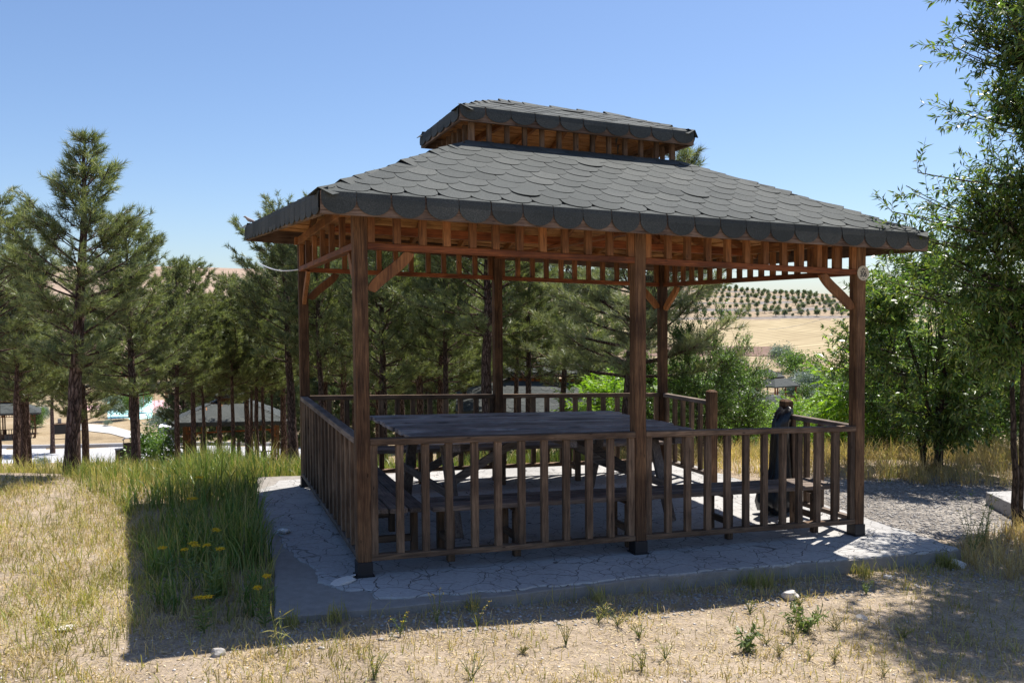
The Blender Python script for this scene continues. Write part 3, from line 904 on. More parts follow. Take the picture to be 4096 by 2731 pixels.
    roof_face(mb, d, a, r0, r0, .21, .135, rn); roof_face(mb, b, c, r1, r1, .21, .135, rn)
    B(mb, 'lantern_shingles', M['shingle'], own=False)
    for p, q in ((a, r0), (d, r0), (b, r1), (c, r1), (r0, r1)):
        mb = MB(); hip_caps(mb, p, q, .095, rn, .14); B(mb, 'ridge_shingles', M['shingle'], own=False)
    mb = MB(); eave_tabs(mb, a, b, (0, -1, 0), 10, .112, rn); eave_tabs(mb, c, d, (0, 1, 0), 10, .112, rn)
    eave_tabs(mb, d, a, (-1, 0, 0), 6, .112, rn, .62); eave_tabs(mb, b, c, (1, 0, 0), 6, .112, rn)
    B(mb, 'lantern_eave_shingles', M['shingle'], own=False)
    return g
gaz = build_gazebo()

# ------------------------------------------------------------------ table and benches
def table():
    cx, cy, zt = 1.96, 1.68, .82
    o0 = (cx, cy, gz(cx, cy))
    g = empty('picnic_table', o0, math.radians(1.8), 'long weathered grey slatted table in the middle of the gazebo', 'table')
    B = lambda mb, n, m: mb.build(n, m, g, own=True)
    hl, hw = 1.36, .93
    n = 13; wd = 2*hw/n
    rnd = random.Random(9)
    slope = -.0333
    def sh(mb):
        for i in range(len(mb.V)): mb.V[i] = mb.V[i].copy(); mb.V[i][:, 2] += slope*mb.V[i][:, 0]
        return mb
    for i in range(n):
        y = -hw+i*wd
        B(sh(MB().box(-hl+rnd.uniform(-.012, .012), hl+rnd.uniform(-.012, .012), y+.018, y+wd-.024, zt-.034+rnd.uniform(-.003, .003), zt+rnd.uniform(-.009, .007), .004)), 'table_slat', wood('table', 'x'))
    for x in (-1.05, 0, 1.05):
        B(sh(MB().box(x-.035, x+.035, -hw+.05, hw-.05, zt-.105, zt-.036, .003)), 'cross_bearer', wood('grey', 'y'))
    for x in (-1.02, 1.02):
        for sgn in (-1, 1):
            B(sh(MB().bar((x, sgn*.80, .0), (x, sgn*.50, zt-.11), .045, .09, up=(1, 0, 0))), 'leg', wood('grey', 'z'))
        B(sh(MB().box(x-.05, x-.024, -.80, .80, .30, .37, .003)), 'foot_rail', wood('grey', 'y'))
        s = -1 if x > 0 else 1
        for y in (-.35, .35):
            B(sh(MB().bar((x+.03*s, y, .33), (x+.80*s, y, zt-.06), .035, .07)), 'diagonal_brace', wood('grey', 'x'))
    return g
table()

def bench(name, x0, x1, y0, y1, nsl, axis, label, legs, zt=.42):
    """slats run along axis; legs = positions along it"""
    cx, cy = (x0+x1)/2, (y0+y1)/2
    o0 = (cx, cy, gz(cx, cy))
    g = empty(name, o0, 0, label, 'bench', 'benches built inside the gazebo')
    B = lambda mb, n, m: mb.build(n, m, g, shear=True, origin=o0, own=True)
    rnd = random.Random(hash(label) % 99 if False else int(x0*10+y0*10)+5)
    wood_k = 'table'
    if axis == 'x':
        wd = (y1-y0)/nsl
        for i in range(nsl):
            B(MB().box(x0+rnd.uniform(-.02, .02), x1+rnd.uniform(-.02, .02), y0+i*wd+.005, y0+(i+1)*wd-.005, zt-.036, zt+rnd.uniform(-.003, .003), .005), 'seat_slat', wood('grey', 'x'))
        for x in legs:
            B(MB().box(x-.028, x+.028, y0+.02, y0+.07, .002, zt-.075, .003), 'leg', wood('rail', 'z'))
            B(MB().box(x-.028, x+.028, y1-.07, y1-.02, .002, zt-.075, .003), 'leg', wood('rail', 'z'))
            B(MB().box(x-.024, x+.024, y0+.01, y1-.01, zt-.074, zt-.038, .003), 'bearer', wood('rail', 'y'))
            B(MB().box(x-.020, x+.020, y0+.071, y1-.071, .12, .17, .003), 'stretcher', wood('rail', 'y'))
    else:
        wd = (x1-x0)/nsl
        for i in range(nsl):
            B(MB().box(x0+i*wd+.006, x0+(i+1)*wd-.006, y0+rnd.uniform(-.03, .03), y1, zt-.036, zt+rnd.uniform(-.003, .003), .005), 'seat_slat', wood('grey', 'y'))
        for y in legs:
            B(MB().box(x0+.02, x0+.07, y-.028, y+.028, .002, zt-.075, .003), 'leg', wood('rail', 'z'))
            B(MB().box(x1-.07, x1-.02, y-.028, y+.028, .002, zt-.075, .003), 'leg', wood('rail', 'z'))
            B(MB().box(x0+.01, x1-.01, y-.024, y+.024, zt-.074, zt-.038, .003), 'bearer', wood('rail', 'x'))
            B(MB().box(x0+.071, x1-.071, y-.020, y+.020, .12, .17, .003), 'stretcher', wood('rail', 'x'))
    return g
bench('bench', .58, 4.24, .17, .53, 4, 'x', 'long slatted bench just inside the front railing', (.72, 1.24, 2.2, 3.14, 4.02), .415)
bench('bench', .12, .54, .20, 2.75, 3, 'y', 'three board bench along the left railing', (.42, 1.2, 2.0, 2.6), .42)
bench('bench', .30, 4.20, 2.86, 3.20, 4, 'x', 'slatted bench against the back railing', (.55, 1.25, 2.1, 3.0, 3.85), .42)

# ------------------------------------------------------------------ number plate, bag, cable, bird
def text_mesh(s, size, thick=.0006):
    cu = bpy.data.curves.new('lettering', 'FONT'); cu.body = s; cu.size = size; cu.extrude = thick
    cu.align_x = 'CENTER'; cu.align_y = 'CENTER'; cu.offset = size*.012
    ob = bpy.data.objects.new('lettering', cu); COL.objects.link(ob)
    dg = bpy.context.evaluated_depsgraph_get(); me = bpy.data.meshes.new_from_object(ob.evaluated_get(dg))
    bpy.data.objects.remove(ob); bpy.data.curves.remove(cu); return me

px, pz = 4.338, 2.26+gz(4.33, 0)
pl = empty('number_plate', (px, -.003, pz), 0, 'round cream number plate reading 306 on the right front post', 'sign')
mb = MB(); n = 40
ring = [(math.cos(i*2*math.pi/n)*.063, math.sin(i*2*math.pi/n)*.063) for i in range(n)]
mb.prism(ring, .004, (0, 0, 0), (1, 0, 0), (0, 0, 1), (0, -1, 0)); mb.build('disc', M['cream'], pl)
me = text_mesh('306', .062); t_ = link('digits', me, M['ink'], pl); t_.rotation_euler = (math.pi/2, 0, 0); t_.scale = (.78, 1.15, 1); t_.location = (0, -.0048, -.010)
mb = MB()
mb.box(-.030, .030, -.0056, -.0042, .0235, .0265); mb.box(-.016, -.004, -.0056, -.0042, .029, .037); mb.box(.004, .016, -.0056, -.0042, .029, .037)
mb.box(-.006, .006, -.0056, -.0042, .0385, .044); mb.box(-.012, .012, -.0056, -.0042, -.052, -.048)
mb.build('emblem', M['ink'], pl)

def sack():
    """black plastic sack hung on the entry post nearest the front"""
    x0, y0 = L-P-.075, .93
    prof = [(.0, .02, .02, .0), (.02, .17, .13, -.02), (.10, .185, .14, -.02), (.22, .17, .12, -.01), (.38, .10, .10, .01), (.55, .085, .085, .015), (.72, .08, .08, .02), (.86, .085, .08, .03),
            (.95, .075, .085, .06), (1.0, .05, .07, .085), (1.015, .01, .02, .09)]
    n = 26; V = []; rnd = np.random.RandomState(4)
    ph = rnd.uniform(0, 6, 8)
    for k, (z, rx, ry, sx) in enumerate(prof):
        for j in range(n):
            a = 2*math.pi*j/n
            w_ = 1+.16*math.sin(5*a+ph[0]+z*4)+.10*math.sin(9*a+ph[1]-z*7)+.06*math.sin(13*a+ph[2])
            V.append((x0+sx+rx*w_*math.cos(a), y0+ry*w_*math.sin(a), z+.006+.012*math.sin(3*a+ph[3]+z*9)*(z > .01)))
    m = len(prof)
    F = [(i*n+j, i*n+(j+1) % n, (i+1)*n+(j+1) % n, (i+1)*n+j) for i in range(m-1) for j in range(n)]
    mb = MB().add(V, F)
    V = np.array(mb.V[0]); o0 = (x0, y0, gz(x0, y0))
    o = mb.build('rubbish_bag', M['bag'], None, shear=True, origin=o0, smooth=True); o.location = o0
    return tag(o, 'black plastic rubbish bag hanging on the low entry post at the right', 'bag')
bagob = sack()
flap = []

cab = MB()
pa = np.array([.0, 3.28, 2.26]); pb = np.array([*at(1040, 10.4), zat(1046, 10.4)])
pts = [pa+(pb-pa)*s+np.array([0, 0, -.045*math.sin(math.pi*s)]) for s in np.linspace(0, 1, 14)]
cab.tube(pts, .006, 6)
tag(cab.build('cable', M['white']), 'thin pale cable sagging from the rear left post of the gazebo into the pines', 'cable')

def dove():
    x, y, z = -.46, 3.45, 2.735+gz(-.5, 3.4)
    g = empty('dove', (x, y, z), math.radians(200), 'grey pink dove resting on the far left corner of the big roof', 'bird')
    g.scale = (.62, .62, .62)
    body = [(-.13, 0, .012, .008, .004), (-.09, 0, .018, .016, .008), (-.05, 0, .030, .028, .022), (-.01, 0, .040, .035, .030), (.03, 0, .050, .034, .033), (.055, 0, .066, .024, .026), (.07, 0, .083, .018, .020), (.085, 0, .092, .018, .019), (.10, 0, .093, .012, .012), (.11, 0, .090, .003, .003)]
    n = 12; V = []
    for (bx, by, bz, ry, rz) in body:
        for j in range(n): a = 2*math.pi*j/n; V.append((bx, by+ry*math.cos(a), bz+rz*math.sin(a)))
    F = [(i*n+j, i*n+(j+1) % n, (i+1)*n+(j+1) % n, (i+1)*n+j) for i in range(len(body)-1) for j in range(n)]
    MB().add(V, F).build('body', plain('dove_plumage', (.36, .29, .27), .8, 0, 14, .25), g, smooth=True)
    MB().add([(.108, -.003, .092), (.108, .003, .092), (.128, 0, .086), (.108, 0, .084)], [(0, 1, 2), (0, 2, 3), (1, 3, 2)]).build('beak', M['black_metal'], g)
    mb = MB()
    for s in (-1, 1): mb.tube([(.0, .012*s, .012), (.0, .012*s, -.004), (.012, .012*s, -.006)], .002, 5)
    mb.build('feet', M['red_plastic'], g)
    # tail
    MB().box(-.19, -.10, -.014, .014, .008, .013).build('tail', plain('dove_tail', (.16, .15, .15), .8), g)
dove()

# ------------------------------------------------------------------ foliage builders
def needles(C, D, k, ln, w, rs, spread=(.25, .95)):
    n = len(C)
    C = np.repeat(C, k, 0); D = np.repeat(D, k, 0)
    R_ = rs.normal(size=(n*k, 3)); R_ -= D*(R_*D).sum(1)[:, None]; R_ /= np.linalg.norm(R_, axis=1)[:, None]+1e-9
    a = rs.uniform(*spread, n*k)[:, None]
    d = D*np.cos(a*1.1)+R_*np.sin(a*1.1)
    b = C+D*rs.uniform(-.5, .5, (n*k, 1))*ln*.9
    s = np.cross(d, rs.normal(size=(n*k, 3))); s /= np.linalg.norm(s, axis=1)[:, None]+1e-9
    l = ln*rs.uniform(.75, 1.15, (n*k, 1))
    V = np.stack([b-s*w/2, b+s*w/2, b+d*l], 1).reshape(-1, 3)
    return V, np.arange(len(V)).reshape(-1, 3)

def leafquads(Pt, D, N, ln, wd, rs):
    n = len(Pt)
    S = np.cross(D, N); S /= np.linalg.norm(S, axis=1)[:, None]+1e-9
    l = ln*rs.uniform(.7, 1.2, (n, 1)); w_ = wd*rs.uniform(.75, 1.2, (n, 1))
    N2 = np.cross(S, D)
    V = np.stack([Pt, Pt+D*l*.45+S*w_/2+N2*w_*.15, Pt+D*l-N2*l*.12, Pt+D*l*.45-S*w_/2+N2*w_*.15], 1).reshape(-1, 3)
    return V, np.arange(len(V)).reshape(-1, 4)

def pine(name, seed, H, crown0, R, lean=(0, 0), tr=.1, density=1.0, ln=.105, wn=.007, k=18, shape=1.0, bare=.0, bend=None, pp=None):
    """returns (trunk mesh, crown mesh); base at the origin"""
    rs = np.random.RandomState(seed)
    m = 16
    zz = np.linspace(-.3, H, m); f = np.clip(zz/H, 0, 1)
    wob = np.cumsum(rs.normal(0, .012*H/5, (m, 2)), 0)
    lx = np.interp(f, bend[0], bend[1]) if bend else lean[0]*f
    ly = np.interp(f, bend[0], bend[2]) if bend else lean[1]*f
    axis = np.c_[lx+wob[:, 0], ly+wob[:, 1], zz]
    rad = tr*(1-f)**.75*(1+.25*np.exp(-f*18))+.008
    T = MB(); T.tube(axis, rad, 12)
    C = []; D = []
    z = crown0
    ph = rs.uniform(0, 6)
    while z < H*.985:
        q = (z-crown0)/(H-crown0)
        prof = (1-q)**(.75*shape)*(.62+.38*min(1, q/.18)) + .05
        if pp: prof = np.interp(q, pp[0], pp[1])*rs.uniform(.8, 1.12)
        nb = rs.randint(4, 7) if q < .85 else 4
        ph += rs.uniform(.3, .9)
        for b in range(nb):
            az = ph+b*2*math.pi/nb+rs.normal(0, .25)
            Lb = R*prof*rs.uniform(.62, 1.18)
            el = math.radians(rs.uniform(2, 28)+30*q)
            ax = np.array([np.interp(z, axis[:, 2], axis[:, 0]), np.interp(z, axis[:, 2], axis[:, 1]), z])
            s = np.linspace(0, 1, 7)
            dirh = np.array([math.cos(az), math.sin(az), 0])
            sag = -.18*Lb*s**2*(1-q)+.30*Lb*s**3
            cur = rs.normal(0, .12)*Lb*s**2
            side = np.array([-math.sin(az), math.cos(az), 0])
            pts = ax+np.outer(s*Lb*math.cos(el), dirh)+np.outer(cur, side)
            pts[:, 2] += s*Lb*math.sin(el)+sag
            rb0 = max(.008, .26*np.interp(z, axis[:, 2], rad)*(.5+Lb/R*.6))
            T.tube(pts, np.linspace(rb0, .005, 7), 5)
            if q < .12 and rs.uniform() < bare: continue
            ntw = max(4, int(Lb*15*density))
            for i in range(ntw):
                s0 = rs.uniform(.28, 1)**.8
                p = np.array([np.interp(s0, s, pts[:, j]) for j in range(3)])
                tl = rs.uniform(.12, .34)*(.6+.5*Lb)*(1.15-s0*.5)*(1-.35*q)
                sd = rs.choice([-1, 1]); aa = rs.uniform(.35, 1.1)
                dd = dirh*math.cos(aa)+side*sd*math.sin(aa)+np.array([0, 0, rs.uniform(.0, .75)])
                if i == 0: dd = dirh+np.array([0, 0, .5]); p = pts[-1]
                dd /= np.linalg.norm(dd)
                e = p+dd*tl
                T.tube([p, p+dd*tl*.5+np.array([0, 0, -.01]), e], [.006, .005, .004], 3, False)
                nt2 = max(2, int(tl*13))
                for j in range(nt2):
                    g = (j+1)/nt2
                    o_ = rs.normal(0, .028, 3)*(1 if j < nt2-1 else .2)
                    d2 = dd*1.2+rs.normal(0, .30, 3)+np.array([0, 0, .5]); d2 /= np.linalg.norm(d2)
                    C.append(p+(e-p)*g+o_); D.append(d2)
        z += rs.uniform(.13, .24)*(H/5)**.5*(1.15-.45*q)
    C.append(axis[-1]); D.append(np.array([0, 0, 1.]))
    V, F = needles(np.array(C), np.array(D), k, ln, wn, rs)
    me_c = npmesh(name+'_crown', V, F)
    Vt = np.concatenate(T.V)
    quads = [f_ for f_ in T.F if len(f_) == 4]; oth = [f_ for f_ in T.F if len(f_) != 4]
    me_t = bpy.data.meshes.new(name+'_trunk'); me_t.from_pydata(Vt.tolist(), [], T.F); me_t.update()
    me_t.polygons.foreach_set('use_smooth', [True]*len(me_t.polygons))
    return me_t, me_c

def put_tree(name, meshes, loc, rz, sc, label, cat, group, mats, cname='crown'):
    r = empty(name, loc, rz, label, cat, group); r.scale = (sc[0], sc[0], sc[1]) if isinstance(sc, tuple) else (sc, sc, sc)
    link('trunk', meshes[0], mats[0], r); link(cname, meshes[1], mats[1], r)
    return r

def shrub(name, seed, H, R, base_z, stems, branches, twigs, leaf=(.075, .02), per=13, clump=.5, upright=.6, thick=.022, off=(0, 0), flat=1.0, tw_len=(.14, .34), pinnate=False, leanx=(0, 0), power=1.0, lobes=None):
    """many-stemmed leafy shrub or tree: stems, side branches, twigs, leaves on the twigs"""
    rs = np.random.RandomState(seed)
    T = MB(); nodes = []; nr = []
    cz = (base_z+H)/2; hz = (H-base_z)/2
    def sample(n):
        out = []
        cl = rs.normal(size=(18, 3)); cl /= np.linalg.norm(cl, axis=1)[:, None]; cl *= rs.uniform(.45, .95, (18, 1))
        while len(out) < n:
            p = rs.normal(size=3); p /= np.linalg.norm(p); p *= rs.uniform(.15, 1)**(1/2.4)
            dm = np.min(np.linalg.norm(cl-p, axis=1))
            if rs.uniform() < clump and dm > .42: continue
            out.append(p)
        out = np.array(out)
        if lobes:
            w_ = np.array([l[5] for l in lobes]); k_ = rs.choice(len(lobes), len(out), p=w_/w_.sum())
            lb = np.array(lobes)[k_]
            return np.c_[lb[:, 0]+out[:, 0]*lb[:, 3], lb[:, 1]+out[:, 1]*lb[:, 3], lb[:, 2]+out[:, 2]*lb[:, 4]]
        z_ = cz+out[:, 2]*hz
        fr = (z_-base_z)/(H-base_z)
        return np.c_[off[0]+leanx[0]*fr+out[:, 0]*R, off[1]+leanx[1]*fr+out[:, 1]*R*flat, z_]
    for i in range(stems):
        az = rs.uniform(0, 2*math.pi); top = sample(1)[0]
        if not lobes: top[2] = base_z+(H-base_z)*rs.uniform(.6, .97)
        b0 = np.array([.10*math.cos(az), .10*math.sin(az), -.1])*min(1, stems/3)
        s = np.linspace(0, 1, 12)
        mid = b0+(top-b0)*np.array([.25, .25, .55])
        pts = ((1-s)**2)[:, None]*b0+(2*s*(1-s))[:, None]*mid+(s**2)[:, None]*top
        pts += np.cumsum(rs.normal(0, .012, (12, 3)), 0)
        r_ = thick*rs.uniform(.7, 1.2)*(1-s*.85)
        T.tube(pts, r_, 7)
        for p, r in list(zip(pts, r_))[3:]: nodes.append(p); nr.append(r)
    N = np.array(nodes); NR = np.array(nr)
    bn = []
    for tp in sample(branches):
        d = N-tp; dist = np.linalg.norm(d, axis=1)+np.maximum(0, N[:, 2]-tp[2]+.1)*3
        j = int(np.argmin(dist)); a = N[j]
        if np.linalg.norm(tp-a) < .05: continue
        s = np.linspace(0, 1, 6); mid = (a+tp)/2+np.array([0, 0, -.06])+rs.normal(0, .03, 3)
        pts = ((1-s)**2)[:, None]*a+(2*s*(1-s))[:, None]*mid+(s**2)[:, None]*tp
        T.tube(pts, np.linspace(min(NR[j]*.7, .012), .004, 6), 4, False)
        for p in pts[1:]: bn.append(p)
    bn = np.array(bn)
    idx = rs.randint(0, len(bn), twigs)
    A = bn[idx]
    Dd = rs.normal(size=(twigs, 3)); Dd /= np.linalg.norm(Dd, axis=1)[:, None]
    outw = A-np.array([off[0], off[1], cz]); outw /= np.linalg.norm(outw, axis=1)[:, None]+1e-9
    Dd = Dd+outw*.7+np.array([0, 0, upright]); Dd /= np.linalg.norm(Dd, axis=1)[:, None]
    TLn = rs.uniform(*tw_len, (twigs, 1))
    E_ = A+Dd*TLn
    # twigs as thin triangular prisms
    S = np.cross(Dd, (0, 0, 1)); S /= np.linalg.norm(S, axis=1)[:, None]+1e-9; S2 = np.cross(S, Dd)
    r = .0025
    V = np.stack([A+S*r, A-S*r*.5+S2*r*.87, A-S*r*.5-S2*r*.87, E_+S*r*.4, E_-S*r*.2+S2*r*.35, E_-S*r*.2-S2*r*.35], 1).reshape(-1, 3)
    b = (np.arange(twigs)*6)[:, None, None]
    Fq = (np.array([[0, 1, 4, 3], [1, 2, 5, 4], [2, 0, 3, 5]])[None]+b).reshape(-1, 4)
    # leaves
    rep = np.repeat(np.arange(twigs), per)
    s = rs.uniform(.12, 1.02, (len(rep), 1))
    if pinnate: s = np.tile(np.linspace(.15, 1, per), twigs)[:, None]
    side = rs.choice([-1., 1.], (len(rep), 1))
    if pinnate: side = np.tile(np.where(np.arange(per) % 2 == 0, 1., -1.), twigs)[:, None]
    ang = rs.uniform(0, 2*math.pi, (len(rep), 1)) if not pinnate else rs.normal(0, .12, (len(rep), 1))
    Dr = Dd[rep]; Sr = S[rep]; S2r = S2[rep]
    rad_ = (Sr*np.cos(ang)+S2r*np.sin(ang))*side
    ld_ = Dr*rs.uniform(.35, .95, (len(rep), 1))+rad_*.75+np.array([0, 0, -.30 if pinnate else -.12])
    ld_ /= np.linalg.norm(ld_, axis=1)[:, None]
    Nn = rs.normal(size=ld_.shape)*.55+np.array([0, 0, 1.])
    droop = (-.16*s**2*TLn[rep]) if pinnate else 0
    Pt = A[rep]+Dr*TLn[rep]*s
    if pinnate: Pt[:, 2:3] += droop
    LV, LF = leafquads(Pt, ld_, Nn, leaf[0], leaf[1], rs)
    me_c = npmesh(name+'_leaves', LV, LF)
    base = np.concatenate(T.V); nb = len(base)
    me_t = bpy.data.meshes.new(name+'_stems')
    me_t.from_pydata(np.concatenate([base, V]).tolist(), [], T.F+[tuple(int(q)+nb for q in f_) for f_ in Fq]); me_t.update()
    me_t.polygons.foreach_set('use_smooth', [True]*len(me_t.polygons))
    return me_t, me_c

def ball_tree(name, seed, H, R, n, leaf, trunk=.05, cone=False):
    """a distant tree: leafy clumps in an uneven crown"""
    rs = np.random.RandomState(seed)
    k = 26
    cl = rs.normal(size=(k, 3)); cl /= np.linalg.norm(cl, axis=1)[:, None]; cl *= rs.uniform(.25, .85, (k, 1))
    cl[:, 2] = cl[:, 2]*.9
    c = cl[rs.randint(0, k, n)]+rs.normal(0, .16, (n, 3))
    z0 = H*.12
    Pt = np.c_[c[:, 0]*R, c[:, 1]*R, z0+(c[:, 2]+1)/2*(H-z0)]
    if cone:
        q = (Pt[:, 2]-z0)/(H-z0); sc = (1.15-q)[:, None]; Pt[:, :2] *= sc
    Dd = rs.normal(size=(n, 3))+np.array([0, 0, .3]); Dd /= np.linalg.norm(Dd, axis=1)[:, None]
    V, F = leafquads(Pt, Dd, rs.normal(size=(n, 3))+np.array([0, 0, .8]), leaf, leaf*.6, rs)
    T = MB(); T.tube([(0, 0, -.4), (0, .02*H, H*.3), (.02*H, 0, H*.8)], [trunk, trunk*.8, trunk*.2], 6)
    for i in range(7):
        p = cl[i]*np.array([R, R, 0]); T.tube([(0, 0, H*.2), (p[0], p[1], z0+(cl[i][2]+1)/2*(H-z0))], [trunk*.4, trunk*.1], 4)
    me_t = bpy.data.meshes.new(name+'_trunk'); me_t.from_pydata(np.concatenate(T.V).tolist(), [], T.F); me_t.update()
    return me_t, npmesh(name+'_crown', V, F)

# ------------------------------------------------------------------ pines
def loc_at(u, t, dz=0):
    x, y = at(u, t); return (x, y, float(ground(x, y))+dz)

def right_shift(px_, t):            # a sideways offset (px at distance t) as world x,y
    s = px_/FOC*t; return (s*.9370, -s*.3493)

# the nearest pine, its trunk bending to the right
t1 = 9.9
b1 = [right_shift(p, t1) for p in (0, 36, 80, 86)]
near = pine('near_pine', 21, 3.92, 1.25, .92, tr=.078, density=1.7, k=26, ln=.10, wn=.0062,
            pp=([0, .2, .4, .50, .60, .72, .82, .92, 1], [.5, .9, 1.0, .80, .40, .44, .24, .12, .05]),
            bend=([0, .49, .76, 1], [p[0] for p in b1], [p[1] for p in b1]))
put_tree('pine_tree', near, loc_at(268, t1), 0, 1, 'nearest pine at the left with thick flaky trunk and bushy pointed crown', 'pine tree', 'pines on the slope', (M['bark'], M['needle']))
PV_e = pine('pine_e', 35, 6.0, 3.05, 1.45, (.1, .1), .078, 1.3, .125, .013, 15, shape=.9)
PV = [pine('pine_a', 31, 6.0, 2.2, 1.4, (.15, 0), .092, 1.1, .125, .012, 15),
      pine('pine_b', 32, 6.0, 2.0, 1.5, (-.1, .2), .10, 1.1, .125, .012, 15, shape=.8),
      pine('pine_c', 33, 6.0, 2.5, 1.35, (0, -.2), .088, 1.15, .125, .012, 15, shape=1.0),
      pine('pine_d', 34, 6.0, 2.8, 1.6, (.25, .1), .115, 1.1, .125, .012, 15, shape=.65)]
PV.append(PV_e)
# (u, t, variant, height, girth, label)
S_ = 'pines on the slope'
pines = [
 (535, 14.5, 1, 4.5, 1.0, 'thick dark trunked pine right of the nearest pine, bins at its foot'),
 (328, 20.5, 0, 5.0, .95, 'slim pine whose trunk shows just right of the nearest pine trunk'),
 (45, 17.5, 2, 4.9, .9, 'left one of the two slim pine trunks at the left edge'),
 (84, 18.5, 0, 5.2, .8, 'right one of the two slim pine trunks at the left edge'),
 (-60, 12.5, 3, 4.0, 1.05, 'pine at the left edge with a branch reaching into the sky'),
 (196, 57, 2, 7.5, 1.1, 'grey trunked pine beside the black barbecue across the road'),
 (695, 17.5, 2, 4.7, .85, 'pine in front of the white skip'),
 (772, 18.5, 4, 4.9, .95, 'pine at the left corner of the pavilion down the slope'),
 (812, 20.5, 4, 4.7, .8, 'small thin pine in front of the pavilion down the slope'),
 (922, 19.5, 4, 4.9, .8, 'pine before the middle of the pavilion down the slope'),
 (995, 22, 4, 5.0, .75, 'tall thin pine left of the three close trunks before the pavilion'),
 (1016, 20.0, 4, 5.0, .9, 'middle pine of the three close trunks before the pavilion'),
 (1048, 21.0, 4, 5.1, .8, 'right pine of the three close trunks before the pavilion'),
 (1086, 23.0, 4, 5.5, .6, 'very thin pine near the right end of the pavilion roof'),
 (1166, 16.0, 3, 5.1, .95, 'stout pine just left of the rear left gazebo post'),
 (1290, 15.5, 2, 5.2, .8, 'pine seen between the two left gazebo posts'),
 (1368, 19.0, 0, 6.4, .8, 'slender pine right beside the front left post'),
 (1532, 15.0, 1, 5.3, .85, 'pine behind the left end of the table'),
 (1674, 17.5, 0, 6.0, .95, 'pine behind the back railing, second from the left post'),
 (1782, 14.5, 2, 5.0, .75, 'pine with a slim pinkish trunk behind the back railing'),
 (1952, 13.6, 3, 5.0, 1.05, 'stout grey pine just left of the middle rear post'),
 (1420, 25.0, 4, 7.2, 1.0, 'pine deep in the wood behind the front left post'),
 (1610, 27.0, 4, 7.6, 1.0, 'pine deep in the wood behind the table'),
 (1850, 24.0, 4, 6.6, 1.0, 'pine deep in the wood left of the middle rear post'),
 (870, 27.0, 4, 5.8, 1.0, 'young pine rising behind the pavilion roof'),
 (548, 30.0, 4, 7.0, 1.0, 'broad pine before the play tower'),
 (96, 27.0, 4, 6.6, 1.0, 'pine behind the nearest pine at its left'),
 (-30, 26.0, 4, 7.2, 1.0, 'pine above the left hand pavilion'),
 (1120, 30.0, 4, 8.4, 1.0, 'tall pale pine whose top shows under the left eave'),
 (980, 28.5, 4, 6.6, 1.1, 'dark pine left of the rear left gazebo post'),
 (1230, 24.0, 4, 6.8, 1.0, 'pine filling the gap behind the left frieze'),
 (2110, 15.5, 2, 4.5, 1.0, 'pine whose boughs hang just left of the near pavilion roof'),
 (2240, 19.5, 2, 5.6, 1.05, 'pine rising behind the near pavilion roof'),
 (2360, 27.0, 4, 7.0, 1.1, 'pine deep behind the near pavilion'),
 (1300, 26.0, 4, 7.4, 1.1, 'pine deep behind the left railing'),
 (1950, 27.0, 4, 7.6, 1.1, 'pine deep behind the middle rear post'),
 (2060, 17.0, 4, 5.0, .9, 'low pine right of the middle rear post'),
 (340, 24.0, 4, 5.6, 1.0, 'pine rising behind the right side of the nearest pine'),
 (58, 22.0, 4, 5.2, 1.0, 'pine behind the two slim trunks at the left'),
 (1510, 21.0, 0, 6.0, 1.0, 'pine between the front left post and the middle of the wood'),
 (1750, 22.0, 2, 6.4, 1.1, 'leafy crowned pine behind the frieze left of the middle rear post'),
]
for (u, t, v, h, gth, lab) in pines:
    put_tree('pine_tree', PV[v], loc_at(u, t), RS.uniform(0, 6.28), (h/6.0*gth*(1.0 if t < 25 else 1.15), h/6.0), lab, 'pine tree', S_, (M['bark'], M['needle']))
# the big leaning pine with wide boughs seen through the right half
tb = 13.4
bb = [right_shift(p, tb) for p in (0, 40, 150, 270)]
big = pine('wide_pine', 44, 4.9, 1.35, 2.45, tr=.17, density=1.0, k=24, ln=.14, wn=.0075, shape=1.7,
           bend=([0, .4, .75, 1], [p[0] for p in bb], [p[1] for p in bb]))
put_tree('pine_tree', big, loc_at(2505, tb), .0, 1, 'big leaning pine with wide long needled boughs behind the middle front post', 'pine tree', S_, (M['bark'], M['needle_pale']))
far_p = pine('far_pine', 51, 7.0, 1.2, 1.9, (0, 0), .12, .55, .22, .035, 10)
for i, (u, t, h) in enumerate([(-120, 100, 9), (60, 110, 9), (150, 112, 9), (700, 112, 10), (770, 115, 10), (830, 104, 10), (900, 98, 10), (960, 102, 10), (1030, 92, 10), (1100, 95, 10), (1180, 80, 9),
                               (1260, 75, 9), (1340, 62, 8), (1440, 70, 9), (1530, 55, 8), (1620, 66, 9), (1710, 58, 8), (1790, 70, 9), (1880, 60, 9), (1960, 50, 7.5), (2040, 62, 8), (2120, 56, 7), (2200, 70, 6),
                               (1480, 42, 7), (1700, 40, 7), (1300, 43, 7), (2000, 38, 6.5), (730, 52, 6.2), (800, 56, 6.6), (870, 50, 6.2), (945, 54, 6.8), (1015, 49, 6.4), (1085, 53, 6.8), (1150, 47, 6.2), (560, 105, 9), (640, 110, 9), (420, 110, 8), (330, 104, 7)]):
    put_tree('pine_tree', far_p, loc_at(u, t), RS.uniform(0, 6.28), h/7.0, 'dark distant pine massed with others far behind the nearer trunks', 'pine tree', 'distant pines', (M['bark'], M['needle_far']))

